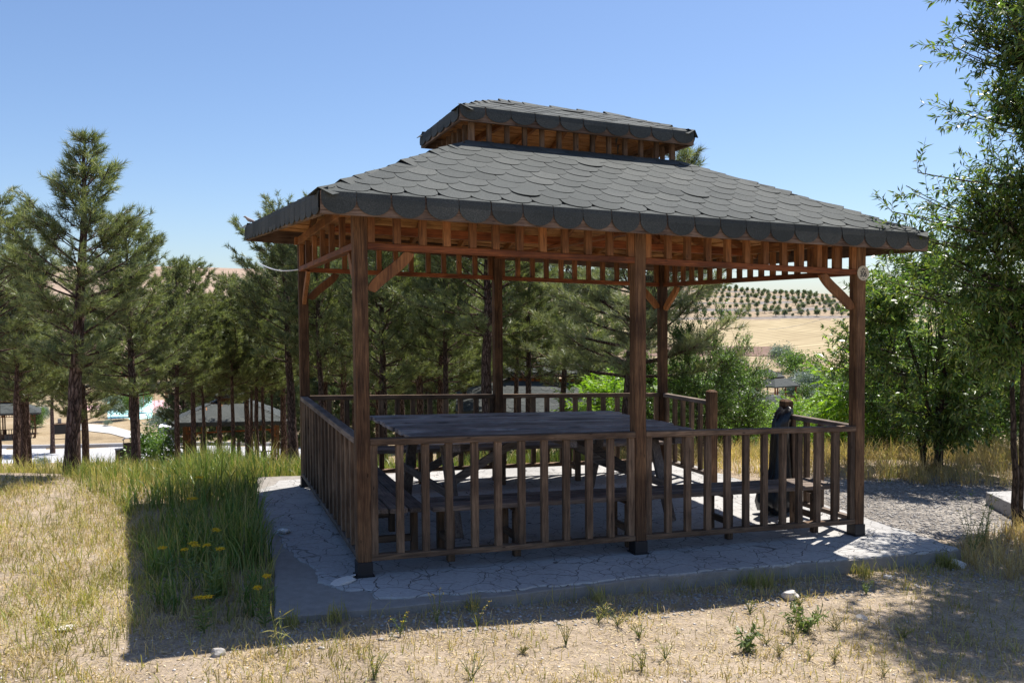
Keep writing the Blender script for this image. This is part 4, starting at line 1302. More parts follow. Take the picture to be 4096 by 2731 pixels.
# ------------------------------------------------------------------ leafy shrubs and trees at the right
R1 = shrub('right_shrub', 61, 3.05, 1.45, .45, 12, 190, 2500, leaf=(.085, .024), per=13, clump=.75, upright=.35, thick=.03, flat=.9)
put_tree('leafy_shrub', R1, loc_at(3745, 11.3), 0, 1, 'large many stemmed glossy leaved shrub beyond the gravel right of the gazebo', 'shrub', None, (M['bark2'], M['willow']), 'leaves')
x, y = at(4090, 8.4); z = float(ground(x, y)); lob = []
for (u, t, zc, rx, rz, w_) in [(4240, 7.0, 4.35, .85, .95, 1.5), (4280, 7.6, 3.3, 1.0, .9, 1.5), (4200, 8.0, 2.3, .95, .75, 1.3), (4030, 7.6, 2.75, .45, .45, .55),
                               (3650, 7.2, 2.62, .22, .42, .20), (3720, 7.8, 2.12, .42, .28, .35), (3950, 7.4, 3.55, .30, .25, .22), (3840, 7.0, 4.55, .22, .28, .14), (3850, 7.1, 3.95, .26, .22, .18), (3820, 7.6, 2.75, .35, .30, .28), (4000, 6.9, 4.95, .30, .25, .15), (3930, 7.1, 4.1, .28, .22, .20), (3930, 8.2, 1.75, .6, .5, .6), (4500, 6.2, 3.4, .9, 1.0, 1.0), (4350, 5.9, 3.9, .6, .5, .5)]:
    px_, py_ = at(u, t); lob.append((px_-x, py_-y, zc-z, rx, rz, w_))
R2 = shrub('right_tree', 67, 5.4, 1.75, 1.75, 2, 350, 3300, leaf=(.074, .019), per=13, clump=.9, upright=.25, thick=.034, off=(-.3, -.4), tw_len=(.16, .38), lobes=lob)
put_tree('leafy_tree', R2, (x, y, z), 0, 1, 'tall leafy tree with narrow glossy leaves rising out of the right edge', 'tree', None, (M['bark2'], M['willow']), 'leaves')
R4 = shrub('green_bush', 64, 2.6, 1.2, .25, 9, 130, 2300, leaf=(.042, .022), per=14, clump=.7, upright=.5, thick=.018)
R5 = shrub('airy_bush', 65, 3.0, .85, .5, 7, 110, 1500, leaf=(.042, .020), per=12, clump=.75, upright=.9, thick=.016, tw_len=(.15, .4))
SM = shrub('sumac', 66, 2.0, .95, .55, 4, 60, 260, leaf=(.12, .035), per=22, clump=.5, upright=.35, thick=.022, tw_len=(.45, .65), pinnate=True)
SB = 'green shrubs behind the gazebo'
for (u, t, ms, h, m, nm, lab) in [
    (2800, 12.9, R5, .80, 'bush', 'green_shrub', 'airy green shrub with thin upright shoots left of the entry post'),
    (2960, 13.6, R5, .68, 'bush', 'green_shrub', 'airy green shrub just behind the free standing entry post'),
    (2660, 14.2, R4, .74, 'bush', 'green_shrub', 'dense green shrub behind the rear right gazebo post'),
    (2850, 15.5, R4, .86, 'bush', 'green_shrub', 'dense green shrub behind the back right railing'),
    (3080, 22.0, R4, .90, 'bush', 'green_shrub', 'low green shrub in the gap of the entrance'),
    (3260, 21.0, R4, .80, 'bush', 'green_shrub', 'low dark green shrub behind the bag on the post'),
    (3575, 13.6, R4, .85, 'bush', 'green_shrub', 'green shrub left of the right front post'),
    (3950, 14.5, R4, 1.15, 'bush', 'green_shrub', 'dense green shrub behind the many stemmed shrub'),
    (4180, 12.5, R4, 1.1, 'bush', 'green_shrub', 'green shrub at the right edge behind the tree trunk'),
    (2560, 18.0, R4, .95, 'bush', 'green_shrub', 'green shrub down the slope behind the leaning pine'),
    (3440, 20.0, R4, 1.05, 'pale', 'green_shrub', 'pale green shrub down the slope at the right'),
    (3640, 24.0, R4, 1.8, 'bush', 'green_shrub', 'tall green shrub deep behind the right front post'),
    (3750, 20.0, R4, 1.7, 'bush', 'green_shrub', 'tall green shrub deep behind the many stemmed shrub'),
    (2380, 19.0, SM, 1.1, 'sumac', 'sumac_shrub', 'bright yellow green sumac left of the middle front post'),
    (2440, 15.5, SM, .85, 'sumac', 'sumac_shrub', 'bright sumac at the foot of the leaning pine'),
    (3000, 17.0, SM, .72, 'sumac', 'sumac_shrub', 'yellow green sumac left of the bag on the post'),
    (3200, 22.0, SM, 1.12, 'sumac', 'sumac_shrub', 'ferny sumac between entry post and right front post'),
    (3350, 19.0, SM, .95, 'sumac', 'sumac_shrub', 'ferny sumac touching the right front post'),
    (3120, 25.0, SM, 1.3, 'sumac', 'sumac_shrub', 'ferny sumac farther down behind the entrance'),
    (3500, 15.0, SM, 1.1, 'sumac', 'sumac_shrub', 'ferny sumac right of the right front post'),
    (2720, 17.0, SM, 1.0, 'sumac', 'sumac_shrub', 'ferny sumac behind the rear right post')]:
    put_tree(nm, ms, loc_at(u, t), RS.uniform(0, 6.28), h, lab, 'shrub', SB, (M['bark2'], M[m]), 'leaves')

BT = [ball_tree('round_tree', 71, 5, 2.4, 4200, .20), ball_tree('round_tree_b', 72, 5, 2.1, 4200, .20), ball_tree('cone_tree', 73, 6, 1.6, 3800, .2, cone=True)]
VT = 'trees in the valley'
for (u, t, v, h, w_, m, lab) in [
    (3240, 125, 0, 6.5, 1.2, 'olive', 'round blue grey tree in the valley below the field'),
    (3330, 122, 2, 5.5, 1.1, 'olive', 'small blue grey spruce at the right foot of the round blue grey tree'),
    (3205, 150, 1, 8.5, 1.2, 'bush', 'dark green tree behind the blue grey tree'),
    (3130, 178, 0, 7, 1, 'pale', 'pale green tree left of the blue grey tree'),
    (2990, 130, 1, 5.5, 1.0, 'pale', 'pale green tree above the far pavilions'),
    (3165, 126, 0, 4.0, 1.0, 'pale', 'low pale green tree before the blue grey tree'),
    (3250, 122, 1, 4.4, 1.1, 'pale', 'pale rounded tree below the blue grey tree'),
    (3290, 105, 0, 5.0, 1.0, 'bush', 'green tree right of the far pavilion with visible posts'),
    (3400, 118, 1, 7.0, 1.0, 'bush', 'dark green tree left of the right front post'),
    (3450, 105, 0, 7.0, 1.1, 'bush', 'dark green tree hidden partly by the right front post'),
    (3540, 100, 1, 8.5, 1.1, 'bush', 'green valley tree right of the right front post'),
    (3640, 90, 0, 8.0, 1.2, 'bush', 'green valley tree behind the many stemmed shrub'),
    (3780, 95, 1, 8.5, 1.2, 'bush', 'green valley tree deep at the right'),
    (2980, 100, 0, 6.0, 1.1, 'bush', 'green tree in the valley left of the far pavilions'),
    (2900, 115, 1, 7.0, 1.1, 'pale', 'pale green tree under the ploughed field'),
    (2800, 105, 0, 7.0, 1.1, 'bush', 'green valley tree behind the airy shrubs'),
    (2700, 120, 1, 8.0, 1.1, 'pale', 'pale valley tree right of the leaning pine'),
    (2600, 90, 0, 7.0, 1.1, 'bush', 'green valley tree behind the rear right post'),
    (2480, 110, 1, 7.5, 1.1, 'bush', 'green valley tree left of the leaning pine trunk'),
    (2390, 80, 0, 6.5, 1.1, 'bush', 'rounded green tree above the near pavilion roof'),
    (2320, 100, 2, 8.5, 1.2, 'bush', 'dark pointed tree above the near pavilion roof'),
    (2440, 60, 1, 5.0, 1.0, 'bush', 'green tree right of the near pavilion roof'),
    (3400, 70, 0, 5.0, 1.0, 'bush', 'green tree on the slope left of the right front post'),
    (3180, 72, 1, 4.0, 1.0, 'pale', 'low pale green tree on the slope behind the bag'),
    (3050, 62, 0, 4.2, 1.0, 'bush', 'low green tree on the slope behind the entrance'),
    (2920, 55, 1, 4.5, 1.0, 'bush', 'green tree on the slope behind the free entry post'),
    (3300, 50, 0, 4.5, 1.0, 'bush', 'green tree on the slope right of the bag'),
    (3150, 40, 1, 3.2, 1.0, 'bush', 'rounded low tree midway down the slope'),
    (3480, 45, 0, 5.0, 1.0, 'bush', 'green tree midway down the slope right of the post'),
    (3700, 50, 1, 6.0, 1.0, 'bush', 'green tree midway down the slope at far right'),
    (2750, 48, 0, 4.6, 1.0, 'bush', 'green tree midway down the slope behind the airy shrubs'),
    (3950, 60, 1, 8.0, 1.2, 'bush', 'green tree deep behind the right edge tree'),
    (4150, 50, 0, 8.0, 1.2, 'bush', 'green tree at the far right edge')]:
    s = h/5.0 if v < 2 else h/6.0
    put_tree('valley_tree', BT[v], loc_at(u, t, -.3), RS.uniform(0, 6.28), (s*w_, s), lab, 'tree', VT, (M['bark2'], M[m]))
for (u, t, v, h, m, lab) in [(437, 76, 0, 3.2, 'bush', 'small dark leaved tree at the edge of the blue play surface'), (485, 77, 1, 3.0, 'bush', 'light green bush right of the small dark leaved tree'),
                             (505, 80, 0, 3.4, 'bush', 'green bush against the pine trunk by the play area'), (120, 68, 1, 2.6, 'bush', 'green bush inside and behind the left hand pavilion'),
                             (150, 72, 0, 2.2, 'bush', 'low dark bush right of the left hand pavilion'), (590, 30, 1, 2.7, 'pale', 'feathery light green bush left of the white skip'),
                             (655, 62, 0, 3.2, 'bush', 'dark bush above the white skip'), (560, 84, 1, 2.8, 'bush', 'green bush beside the swing frame')]:
    put_tree('green_bush', BT[v], loc_at(u, t, -.1), RS.uniform(0, 6.28), h/5.0, lab, 'bush', 'bushes near the play area', (M['bark2'], M[m]))
for (u, t, h) in [(150, 47, 1.0), (100, 44, .8), (205, 44, .65), (240, 45, .8), (330, 43, .8), (300, 45, .6), (422, 72, .8), (60, 43, .6)]:
    put_tree('yellow_bush', BT[0], loc_at(u, t, -.05), RS.uniform(0, 6.28), (h/5.0*1.1, h/5.0*.9), 'low yellowed bush in the dry grass beside or beyond the paved road', 'bush', 'yellow bushes by the road', (M['bark2'], M['yellowbush']))

# orchard rows on the hill
OT = [ball_tree('orchard_tree', 81, 4, 1.7, 420, .55, .1), ball_tree('orchard_tree_b', 82, 4, 1.5, 420, .55, .1), ball_tree('orchard_tree_c', 83, 4.4, 1.6, 420, .55, .1)]
rnd = random.Random(11)
cnt = 0
for ri, t in enumerate([334, 347, 366, 386, 408, 424, 445, 456, 468, 478]):
    u = 2230 + rnd.uniform(0, 20)
    while u < 3660 and cnt < 290:
        stp = rnd.uniform(21, 33)*(380/t)
        if u < 2750: stp *= 3 if ri < 7 else 1.8
        u += stp
        if rnd.random() < .08 or (2600 < u < 2750 and ri % 2): continue
        tt = t+rnd.uniform(-2.5, 2.5)
        x, y = at(u, tt)
        s = rnd.uniform(.50, 1.05)*(1.05 if ri > 6 else .90)
        put_tree('orchard_tree', OT[rnd.randrange(3)], (x, y, float(ground(x, y))-.2), rnd.uniform(0, 6.28), (s, s*rnd.uniform(.9, 1.1)),
                 'small round orchard tree in a row on the terraced hill', 'tree', 'orchard trees in rows on the hill', (M['bark2'], M['orchard']))
        cnt += 1

# ------------------------------------------------------------------ other pavilions
PG = 'other pavilions of the same kind'
def put_gazebo(u, t, rz, zbase, label):
    c = copy_tree(gaz); x, y = at(u, t)
    c.location = (x, y, zbase); c.rotation_euler = (0, 0, rz); tag(c, label, 'pavilion', PG); c.name = 'pavilion'
    return c
put_gazebo(925, 33, 1.535, zat(1690, 31)-2.58, 'grey roofed pavilion down the slope behind thin pine trunks at the left')
put_gazebo(2185, 24, -.36, zat(1650, 22.3)-2.58, 'dark roofed pavilion below the back railing, its lantern roof showing above')

def small_pavilion(label, u, t, wid, dep, rz, vroof, lantern=True, h=2.4):
    x, y = at(u, t); zr = zat(vroof, t); zb = zr-h
    g = empty('pavilion', (x, y, zb), rz, label, 'pavilion', 'small pavilions in the distance')
    a, b = wid/2, dep/2
    for sx in (-1, 0, 1):
        for sy in (-1, 1): MB().box(sx*(a-.4)-.07, sx*(a-.4)+.07, sy*(b-.4)-.07, sy*(b-.4)+.07, -1.5, h).build('post', wood('beam', 'z'), g)
    k = .45; r1 = 1.0
    V = [(-a, -b, h), (a, -b, h), (a, b, h), (-a, b, h), (-a*k, -b*k*.7, h+r1), (a*k, -b*k*.7, h+r1), (a*k, b*k*.7, h+r1), (-a*k, b*k*.7, h+r1)]
    V += [(p[0], p[1], h-.16) for p in V[:4]]
    MB().add(V, [(0, 1, 5, 4), (1, 2, 6, 5), (2, 3, 7, 6), (3, 0, 4, 7), (4, 5, 6, 7), (0, 8, 9, 1), (1, 9, 10, 2), (2, 10, 11, 3), (3, 11, 8, 0), (8, 11, 10, 9)]).build('roof', M['shingle'], g)
    if lantern:
        c, d = a*k*.98, b*k*.68
        MB().box(-c*.85, c*.85, -d*.85, d*.85, h+r1-.02, h+r1+.2).build('lantern', wood('beam', 'x'), g)
        z = h+r1+.2; V = [(-c, -d, z), (c, -d, z), (c, d, z), (-c, d, z), (-c*.5, 0, z+.42), (c*.5, 0, z+.42)]
        V += [(p[0], p[1], z-.12) for p in V[:4]]
        MB().add(V, [(0, 1, 5, 4), (1, 2, 5), (2, 3, 4, 5), (3, 0, 4), (0, 6, 7, 1), (1, 7, 8, 2), (2, 8, 9, 3), (3, 9, 6, 0), (6, 9, 8, 7)]).build('lantern_roof', M['shingle'], g)
    for sy in (-1, 1):
        MB().box(-a+.45, a-.45, sy*(b-.4)-.03, sy*(b-.4)+.03, .85, .95).build('railing', wood('rail', 'x'), g)
    return g
put_gazebo(5, 66, .14, zat(1640, 64.3)-2.58, 'pavilion across the road at the left edge behind slim trunks')
small_pavilion('far pavilion with a low roof highest among the valley trees', 3060, 165, 4.6, 4, .1, 1506, False)
small_pavilion('far pavilion with a lantern roof just below the highest one', 3107, 118, 5.0, 4, .2, 1548, True)
small_pavilion('far pavilion showing its posts and wide grey roof', 3206, 130, 5.2, 4, .0, 1538, True)
small_pavilion('far pavilion at the right, its roof half hidden beside the post', 3292, 140, 4.8, 4, .3, 1523, False)
small_pavilion('nearer valley pavilion roof left of the bagged entry post', 3085, 75, 4.2, 3.6, .2, 1636, False)
small_pavilion('far pavilion with a thin grey roof left of the leaning pine', 2455, 150, 6.5, 4, .1, 1474, False)

# ------------------------------------------------------------------ things by the road and play area
def barbecue():
    g = empty('barbecue', loc_at(229, 62, .05), math.radians(5), 'black covered barbecue stand with a short chimney across the road', 'barbecue')
    MB().box(-.44, .44, -.3, .3, .78, 1.50, .04).build('firebox', M['black_metal'], g)
    mb = MB(); mb.tube([(-.46, 0, 1.50), (0, 0, 1.56), (.46, 0, 1.50)], [.05, .06, .05], 6); mb.box(-.46, .46, -.32, .32, 1.49, 1.55, .02)
    mb.build('hood', wood('rail', 'x'), g)
    MB().box(-.12, .12, -.12, .12, 1.55, 1.9, .01).build('chimney', M['rough_concrete'], g)
    for sx in (-1, 1):
        for sy in (-1, 1): MB().bar((sx*.36, sy*.22, -.1), (sx*.38, sy*.24, .79), .05, .05, up=(0, 1, 0)).build('leg', M['black_metal'], g)
    MB().bar((-.36, -.22, .42), (.36, -.22, .42), .04, .04).build('crossbar', M['black_metal'], g)
barbecue()
def skip():
    x, y = at(671, 54); z = zat(1778, 54)
    g = empty('skip', (x, y, z), -.30, 'white lettered rubbish skip with a ribbed grey lid behind the pines', 'skip')
    MB().add([(-.56, -.4, .12), (.56, -.4, .12), (.56, .4, .12), (-.56, .4, .12), (-.62, -.5, .98), (.62, -.5, .98), (.62, .5, .98), (-.62, .5, .98)],
             [(0, 1, 5, 4), (1, 2, 6, 5), (2, 3, 7, 6), (3, 0, 4, 7), (0, 3, 2, 1), (4, 5, 6, 7)]).build('container', M['white'], g)
    MB().box(-.66, .66, -.54, .54, .98, 1.02, .01).build('rim', M['white'], g)
    mb = MB()
    for i in range(9):
        x0 = -.60+i*.133
        mb.tube([(x0+.066, -.48, 1.03), (x0+.066, -.36, 1.28), (x0+.066, -.1, 1.40), (x0+.066, .3, 1.40), (x0+.066, .48, 1.05)], .07, 6)
    mb.build('lid', M['steel'], g)
    t1_ = link('lettering', text_mesh('TBB', .24, .004), M['blue_ink'], g); t1_.rotation_euler = (math.pi/2, 0, 0); t1_.location = (.10, -.51, .84)
    mb = MB()
    for (a, b, zz) in ((-.40, .45, .68), (-.1, .45, .58), (-.40, .45, .38), (-.40, .30, .30)): mb.box(a, b, -.495-.06*(zz-.3), -.49-.06*(zz-.3)-.0, zz, zz+.04)
    mb.build('text_lines', M['blue_ink'], g)
    for sx in (-1, 1):
        for sy in (-1, 1): MB().tube([(sx*.5-.04, sy*.33, .07), (sx*.5+.04, sy*.33, .07)], .07, 10).build('wheel', M['black_metal'], g)
skip()
def bins():
    for (u, v, hh, wd, lab) in ((469, 1832, .9, .42, 'low black open litter box left of the thick pine trunk'), (500, 1822, 1.15, .40, 'black litter bin with a small curved roof touching the thick pine trunk')):
        x, y = at(u, 43); z = zat(v+15, 43)
        g = empty('litter_bin', (x, y, z), .2, lab, 'litter bin')
        MB().add([(-wd*.42, -.18, 0), (wd*.42, -.18, 0), (wd*.42, .18, 0), (-wd*.42, .18, 0), (-wd/2, -.22, hh*.82), (wd/2, -.22, hh*.82), (wd/2, .22, hh*.82), (-wd/2, .22, hh*.82)],
                 [(0, 1, 5, 4), (1, 2, 6, 5), (2, 3, 7, 6), (3, 0, 4, 7), (0, 3, 2, 1)]).build('box', M['black_metal'], g)
        if hh > 1:
            for s in (-1, 1): MB().box(s*wd*.46-.015, s*wd*.46+.015, -.02, .02, hh*.8, hh).build('bracket', M['black_metal'], g)
            MB().tube([(-wd*.62, 0, hh-.03), (-wd*.3, 0, hh+.05), (wd*.3, 0, hh+.05), (wd*.62, 0, hh-.03)], [.03, .035, .035, .03], 6).build('roof', M['steel'], g)
        else: MB().box(-wd*.54, wd*.54, -.25, .25, hh*.82, hh*.88, .01).build('rim', M['black_metal'], g)
bins()
def play_tower():
    g = empty('play_tower', loc_at(487, 88), .1, 'orange and yellow play tower with a red roof beyond the path', 'play tower')
    for sx in (-1, 1):
        for sy in (-1, 1): MB().box(sx*.5-.05, sx*.5+.05, sy*.5-.05, sy*.5+.05, -.2, 3.1).build('post', wood('orange', 'z'), g)
    MB().box(-.45, .45, -.56, -.50, 1.2, 2.5, .05).build('panel', M['orange_plastic'], g)
    MB().box(-.56, -.50, -.45, .45, .9, 1.9, .05).build('panel', M['orange_plastic'], g)
    MB().box(-.46, .46, -.46, .46, 1.1, 1.17).build('deck', M['red_plastic'], g)
    MB().add([(-.75, -.75, 3.1), (.75, -.75, 3.1), (.75, .75, 3.1), (-.75, .75, 3.1), (0, 0, 3.9), (-.75, -.75, 3.0), (.75, -.75, 3.0), (.75, .75, 3.0), (-.75, .75, 3.0)],
             [(0, 1, 4), (1, 2, 4), (2, 3, 4), (3, 0, 4), (0, 5, 6, 1), (1, 6, 7, 2), (2, 7, 8, 3), (3, 8, 5, 0), (5, 8, 7, 6)]).build('roof', M['red_plastic'], g)
play_tower()
def swing():
    g = empty('swing_frame', loc_at(590, 80), -.25, 'wooden swing frame on the play surface right of the pine trunk', 'swing')
    for sx, (dx) in ((-1.6, 0), (1.6, 0)):
        for sy in (-1, 1): MB().bar((sx, sy*.75, -.1), (sx, sy*.08, 2.5), .10, .10, up=(1, 0, 0)).build('leg', wood('beam', 'z'), g)
    MB().tube([(-1.8, 0, 2.55), (1.8, 0, 2.55)], .06, 8).build('crossbar', wood('beam', 'x'), g)
    for x in (-.7, .7):
        mb = MB(); mb.box(x-.22, x+.22, -.1, .1, .5, .54)
        for s in (-1, 1): mb.tube([(x+.2*s, 0, .52), (x+.2*s, 0, 2.5)], .012, 5)
        mb.build('seat', M['red_plastic'], g)
swing()
tag(MB().tube([(*at(756, 50), zat(1782, 50)), (*at(756, 50), zat(1735, 50))], .06, 8).build('marker_post', M['red_plastic']), 'short red marker post beside the pavilion down the slope', 'post')

# pylon with crossarm, and wires over the orchard hill
x, y = at(3492, 250)
g = empty('power_pole', (x, y, float(ground(x, y))), .36+1.2*0-.36, 'distant power pole with a braced crossarm above the hill', 'power pole')
zt = zat(1172, 250)-g.location.z
MB().tube([(0, 0, 0), (0, 0, zt)], [.35, .2], 8).build('pole', M['steel'], g)
mb = MB(); c_, s_ = .937, -.3493
for (a, b, h0, h1) in ((-5.2, 0, 0, .0), (-5.2, 0, 1.0, .05), (-2.6, -2.6, 0, .5), (-5.2, -2.6, .1, .5), (-2.6, 0, .5, .05)):
    mb.tube([(a*c_, a*s_, zt+h0), (b*c_, b*s_, zt+h1)], .10, 5)
mb.build('crossarm', M['steel'], g)
for i, (ua, va, ub, vb, lab) in enumerate([(3492, 1190, 2700, 1225, 'upper thin power line crossing the orchard hill'), (3492, 1200, 2640, 1262, 'middle thin power line crossing the orchard hill'),
                                      (3492, 1212, 2900, 1320, 'lower thin power line crossing the orchard hill')]):
    a = np.array([*at(ua, 250), zat(va, 250)]); b = np.array([*at(ub, 300), zat(vb, 300)])
    pts = [a+(b-a)*s+np.array([0, 0, -3.5*math.sin(math.pi*s)]) for s in np.linspace(0, 1, 20)]
    tag(MB().tube(pts, .045, 4).build('power_line', M['steel']), lab, 'power line', 'power lines over the hill')

# ------------------------------------------------------------------ grasses
def blades(P3, H, Wd, bend, rs, up=(0, 0, 1.)):
    n = len(P3)
    az = rs.uniform(0, 2*math.pi, n); d = np.c_[np.cos(az), np.sin(az), np.zeros(n)]
    s = np.c_[-np.sin(az), np.cos(az), np.zeros(n)]
    a2 = rs.uniform(0, 2*math.pi, n); s = np.c_[np.cos(a2), np.sin(a2), np.zeros(n)]
    H = H[:, None]; Wd = Wd[:, None]; bend = bend[:, None]
    z = np.array([0, 0, 1.])
    p1 = P3+z*H*.45*np.cos(bend*.5)+d*H*.45*np.sin(bend*.5)
    p2 = p1+z*H*.35*np.cos(bend*1.2)+d*H*.35*np.sin(bend*1.2)
    p3 = p2+z*H*.28*np.cos(bend*2.0)+d*H*.28*np.sin(bend*2.0)
    V = np.stack([P3-s*Wd/2, P3+s*Wd/2, p1-s*Wd*.45, p1+s*Wd*.45, p2-s*Wd*.3, p2+s*Wd*.3, p3], 1).reshape(-1, 3)
    b = (np.arange(n)*7)[:, None]
    Q = np.concatenate([b+np.array([0, 1, 3, 2]), b+np.array([2, 3, 5, 4])]); T = b+np.array([4, 5, 6])
    return V, [Q, T]

def inpoly(X, Y, poly):
    ins = np.zeros(len(X), bool); n = len(poly)
    for i in range(n):
        x1, y1 = poly[i]; x2, y2 = poly[(i+1) % n]
        c = ((y1 > Y) != (y2 > Y)) & (X < (x2-x1)*(Y-y1)/(y2-y1+1e-12)+x1)
        ins ^= c
    return ins

SLABP = [(a-.0, b) for a, b in low]
def scatter(n, box, rs, poly=None, dens=None, slab=True, clump=0):
    X = rs.uniform(box[0], box[1], n); Y = rs.uniform(box[2], box[3], n)
    if clump:
        k = n//clump; cx = rs.uniform(box[0], box[1], k); cy = rs.uniform(box[2], box[3], k); i = rs.randint(0, k, n)
        X = cx[i]+rs.normal(0, .035, n); Y = cy[i]+rs.normal(0, .035, n)
    keep = np.ones(n, bool)
    if poly: keep &= inpoly(X, Y, poly)
    if slab: keep &= ~inpoly(X, Y, SLABP) & ~inpoly(X, Y, low2)
    if dens is not None: keep &= rs.uniform(0, 1, n) < dens(X, Y)
    X, Y = X[keep], Y[keep]
    return np.c_[X, Y, ground(X, Y)-.005]

def grass(name, mt, P3, h, wd, bend, seed, label, cat='grass'):
    rs = np.random.RandomState(seed); n = len(P3)
    hs = rs.uniform(h[0], h[1], n) if not callable(h) else h(P3[:, 0], P3[:, 1], rs)
    V, F = blades(P3, hs, rs.uniform(wd[0], wd[1], n), np.abs(rs.normal(bend[0], bend[1], n)), rs)
    return tag(link(name, npmesh(name, V, F), M[mt]), label, cat, kind='stuff')

rs = np.random.RandomState(101)
GP = [(-2.5, 5.2), (-2.15, 4.0), (-1.75, 3.0), (-1.5, 2.2), (-1.45, 1.2), (-1.35, .5), (-1.32, .0), (-1.15, -.35), (-.85, -.5), (-.56, -.35), (-.50, .6), (-.50, 2.6), (-.42, 3.9), (0, 4.1), (2.5, 4.3), (4.2, 4.6), (4.6, 8), (-.5, 9.5), (-3, 8)]
def dn(X, Y):
    edge = sst(-2.1, -.9, X+.25*(Y < 1)*0)
    return .35+.65*edge
def hgt(X, Y, r_):
    base = .12+.18*sst(-1.6, -.75, X)*sst(-.5, .9, Y)
    base = base*(1-.35*sst(3.6, 5, Y)*(X > -.6)) + .08*sst(2.2, 3.6, Y)
    base = np.where((X > 0) & (Y > 3.9), .30, base)
    return base*(.55+.9*vnoise(X*3.1, Y*3.1, 66))*r_.uniform(.5, 1.3, len(X))
P3 = scatter(52000, (-3, 4.8, -.6, 9.5), rs, GP, dn, clump=14)
grass('tall_grass', 'grass_green', P3, hgt, (.006, .012), (.35, .25), 1, 'tall lush green grass along the left side of the slab and behind it')
P3 = scatter(26000, (-3, 4.8, -.6, 9.5), rs, GP, None)
grass('drying_grass', 'grass_mix', P3, lambda X, Y, r_: hgt(X, Y, r_)*1.05, (.004, .008), (.3, .22), 2, 'yellowing stalks mixed into the tall green grass')
GP2 = [(-4.6, 4.6), (-2.9, 5.2), (-2.4, 5.2), (-1.9, 3.9), (-1.4, 2.2), (-1.3, .6), (-1.25, -.2), (-1.5, -.9), (-2.1, -.6), (-2.6, 1.6), (-3.2, 3.4), (-4.6, 4.2)]
P3 = scatter(30000, (-4.6, -1.2, -1, 5.3), rs, GP2, lambda X, Y: (.15+.85*vnoise(X*2.2, Y*2.2, 5))*(.35+.65*sst(-2.6, -1.5, X)), clump=9)
grass('yellow_green_grass', 'grass_mix', P3, (.05, .17), (.004, .007), (.7, .35), 3, 'shorter yellow green grass between the tall grass and the bare ground')
# dry short grass over the left and front ground
def dfront(X, Y):
    left = 1-sst(-.6, 1.2, X)
    return np.clip((.42+.58*left)*(.25+1.2*(vnoise(X*2.6, Y*2.6, 12)-.25)), 0, 1)
P3 = scatter(230000, (-4.8, 5.5, -3.2, 5.0), rs, None, dfront, clump=7)
P3 = P3[~((P3[:, 0] > -.5) & (P3[:, 1] > .0))]
grass('dry_grass', 'grass_dry', P3, (.025, .085), (.0035, .006), (.75, .45), 4, 'short dry straw coloured grass over the bare ground in front')
P3 = scatter(52000, (-4.8, 5.0, -3.2, 4.6), rs, None, lambda X, Y: dfront(X, Y)*(.2+.8*(vnoise(X*2.3, Y*2.3, 31) > .58)), clump=16)
P3 = P3[~((P3[:, 0] > -.5) & (P3[:, 1] > .0))]
grass('green_tufts', 'grass_mix', P3, (.03, .12), (.004, .007), (.5, .35), 5, 'scattered greenish grass tufts among the straw in front')
# straw litter lying flat
def litter(n, box, dens, seed, name, mt, ln, wd, label, slab=True, zoff=.004):
    rs = np.random.RandomState(seed)
    P3 = scatter(n, box, rs, None, dens, slab=slab); n = len(P3)
    P3[:, 2] += zoff+.006*rs.uniform(0, 1, n)
    az = rs.uniform(0, 2*math.pi, n); D = np.c_[np.cos(az), np.sin(az), rs.normal(0, .18, n)]
    V, F = leafquads(P3, D, rs.normal(0, .3, (n, 3))+np.array([0, 0, 1.]), ln, wd, rs)
    return tag(link(name, npmesh(name, V, F), M[mt]), label, 'litter', kind='stuff')
litter(170000, (-4.8, 5.5, -3.2, 4.6), lambda X, Y: ((X < -.5) | (Y < 0))*(.35+.65*vnoise(X*1.8, Y*1.8, 40)), 6, 'straw_litter', 'litter', .045, .0045, 'broken straw lying on the bare ground in front')
litter(5000, (-2.5, 6, -3, -.4), lambda X, Y: .3+.7*vnoise(X*3, Y*3, 41), 7, 'wood_chips', 'litter', .022, .012, 'pale chips and crumbs on the bare ground before the slab')
# golden grass behind right
def dg(X, Y): return .35+.65*vnoise(X*1.1, Y*1.1, 9)
GR = [(4.95, 3.3), (6.3, 2.95), (7.0, 2.3), (7.9, 1.8), (8.7, 1.2), (12.5, 1.0), (14, 5.2), (9, 7.2), (5.0, 8.2), (4.3, 5.6), (4.5, 4.2)]
P3 = scatter(60000, (4, 14, .9, 8.5), rs, GR, dg, clump=10)
grass('golden_grass', 'grass_gold', P3, (.08, .42), (.004, .007), (.7, .45), 8, 'golden dry grass beyond the gravel under the shrubs')
P3 = scatter(16000, (4, 14, .5, 8.5), rs, GR, dg, clump=12)
grass('brush_grass', 'grass_mix', P3, (.08, .40), (.004, .007), (.6, .4), 9, 'greener stalks in the golden grass under the shrubs')
# dry brush at the right of the front, near the second slab
GB = [(4.9, -.45), (5.7, .0), (6.7, .25), (7.4, -.4), (7.6, -1.8), (5.6, -1.5), (4.7, -.95)]
P3 = scatter(14000, (4.6, 7.6, -1.9, .4), rs, GB, dg, clump=10, slab=False)
grass('dry_brush', 'grass_gold', P3, (.06, .26), (.003, .006), (.55, .35), 10, 'tangled dry brush at the right edge beside the second slab')
# little fringe along the front of the slab
def fringe(X, Y): return ((Y < -.55) & (Y > -.72))*(.05+.95*(vnoise(X*8, 0*X, 3) > .80))
P3 = scatter(9000, (-.6, 4.9, -.74, -.54), rs, None, fringe, clump=9)
grass('slab_fringe', 'grass_mix', P3, (.04, .16), (.003, .006), (.45, .3), 11, 'thin grass tufts along the front edge of the slab')
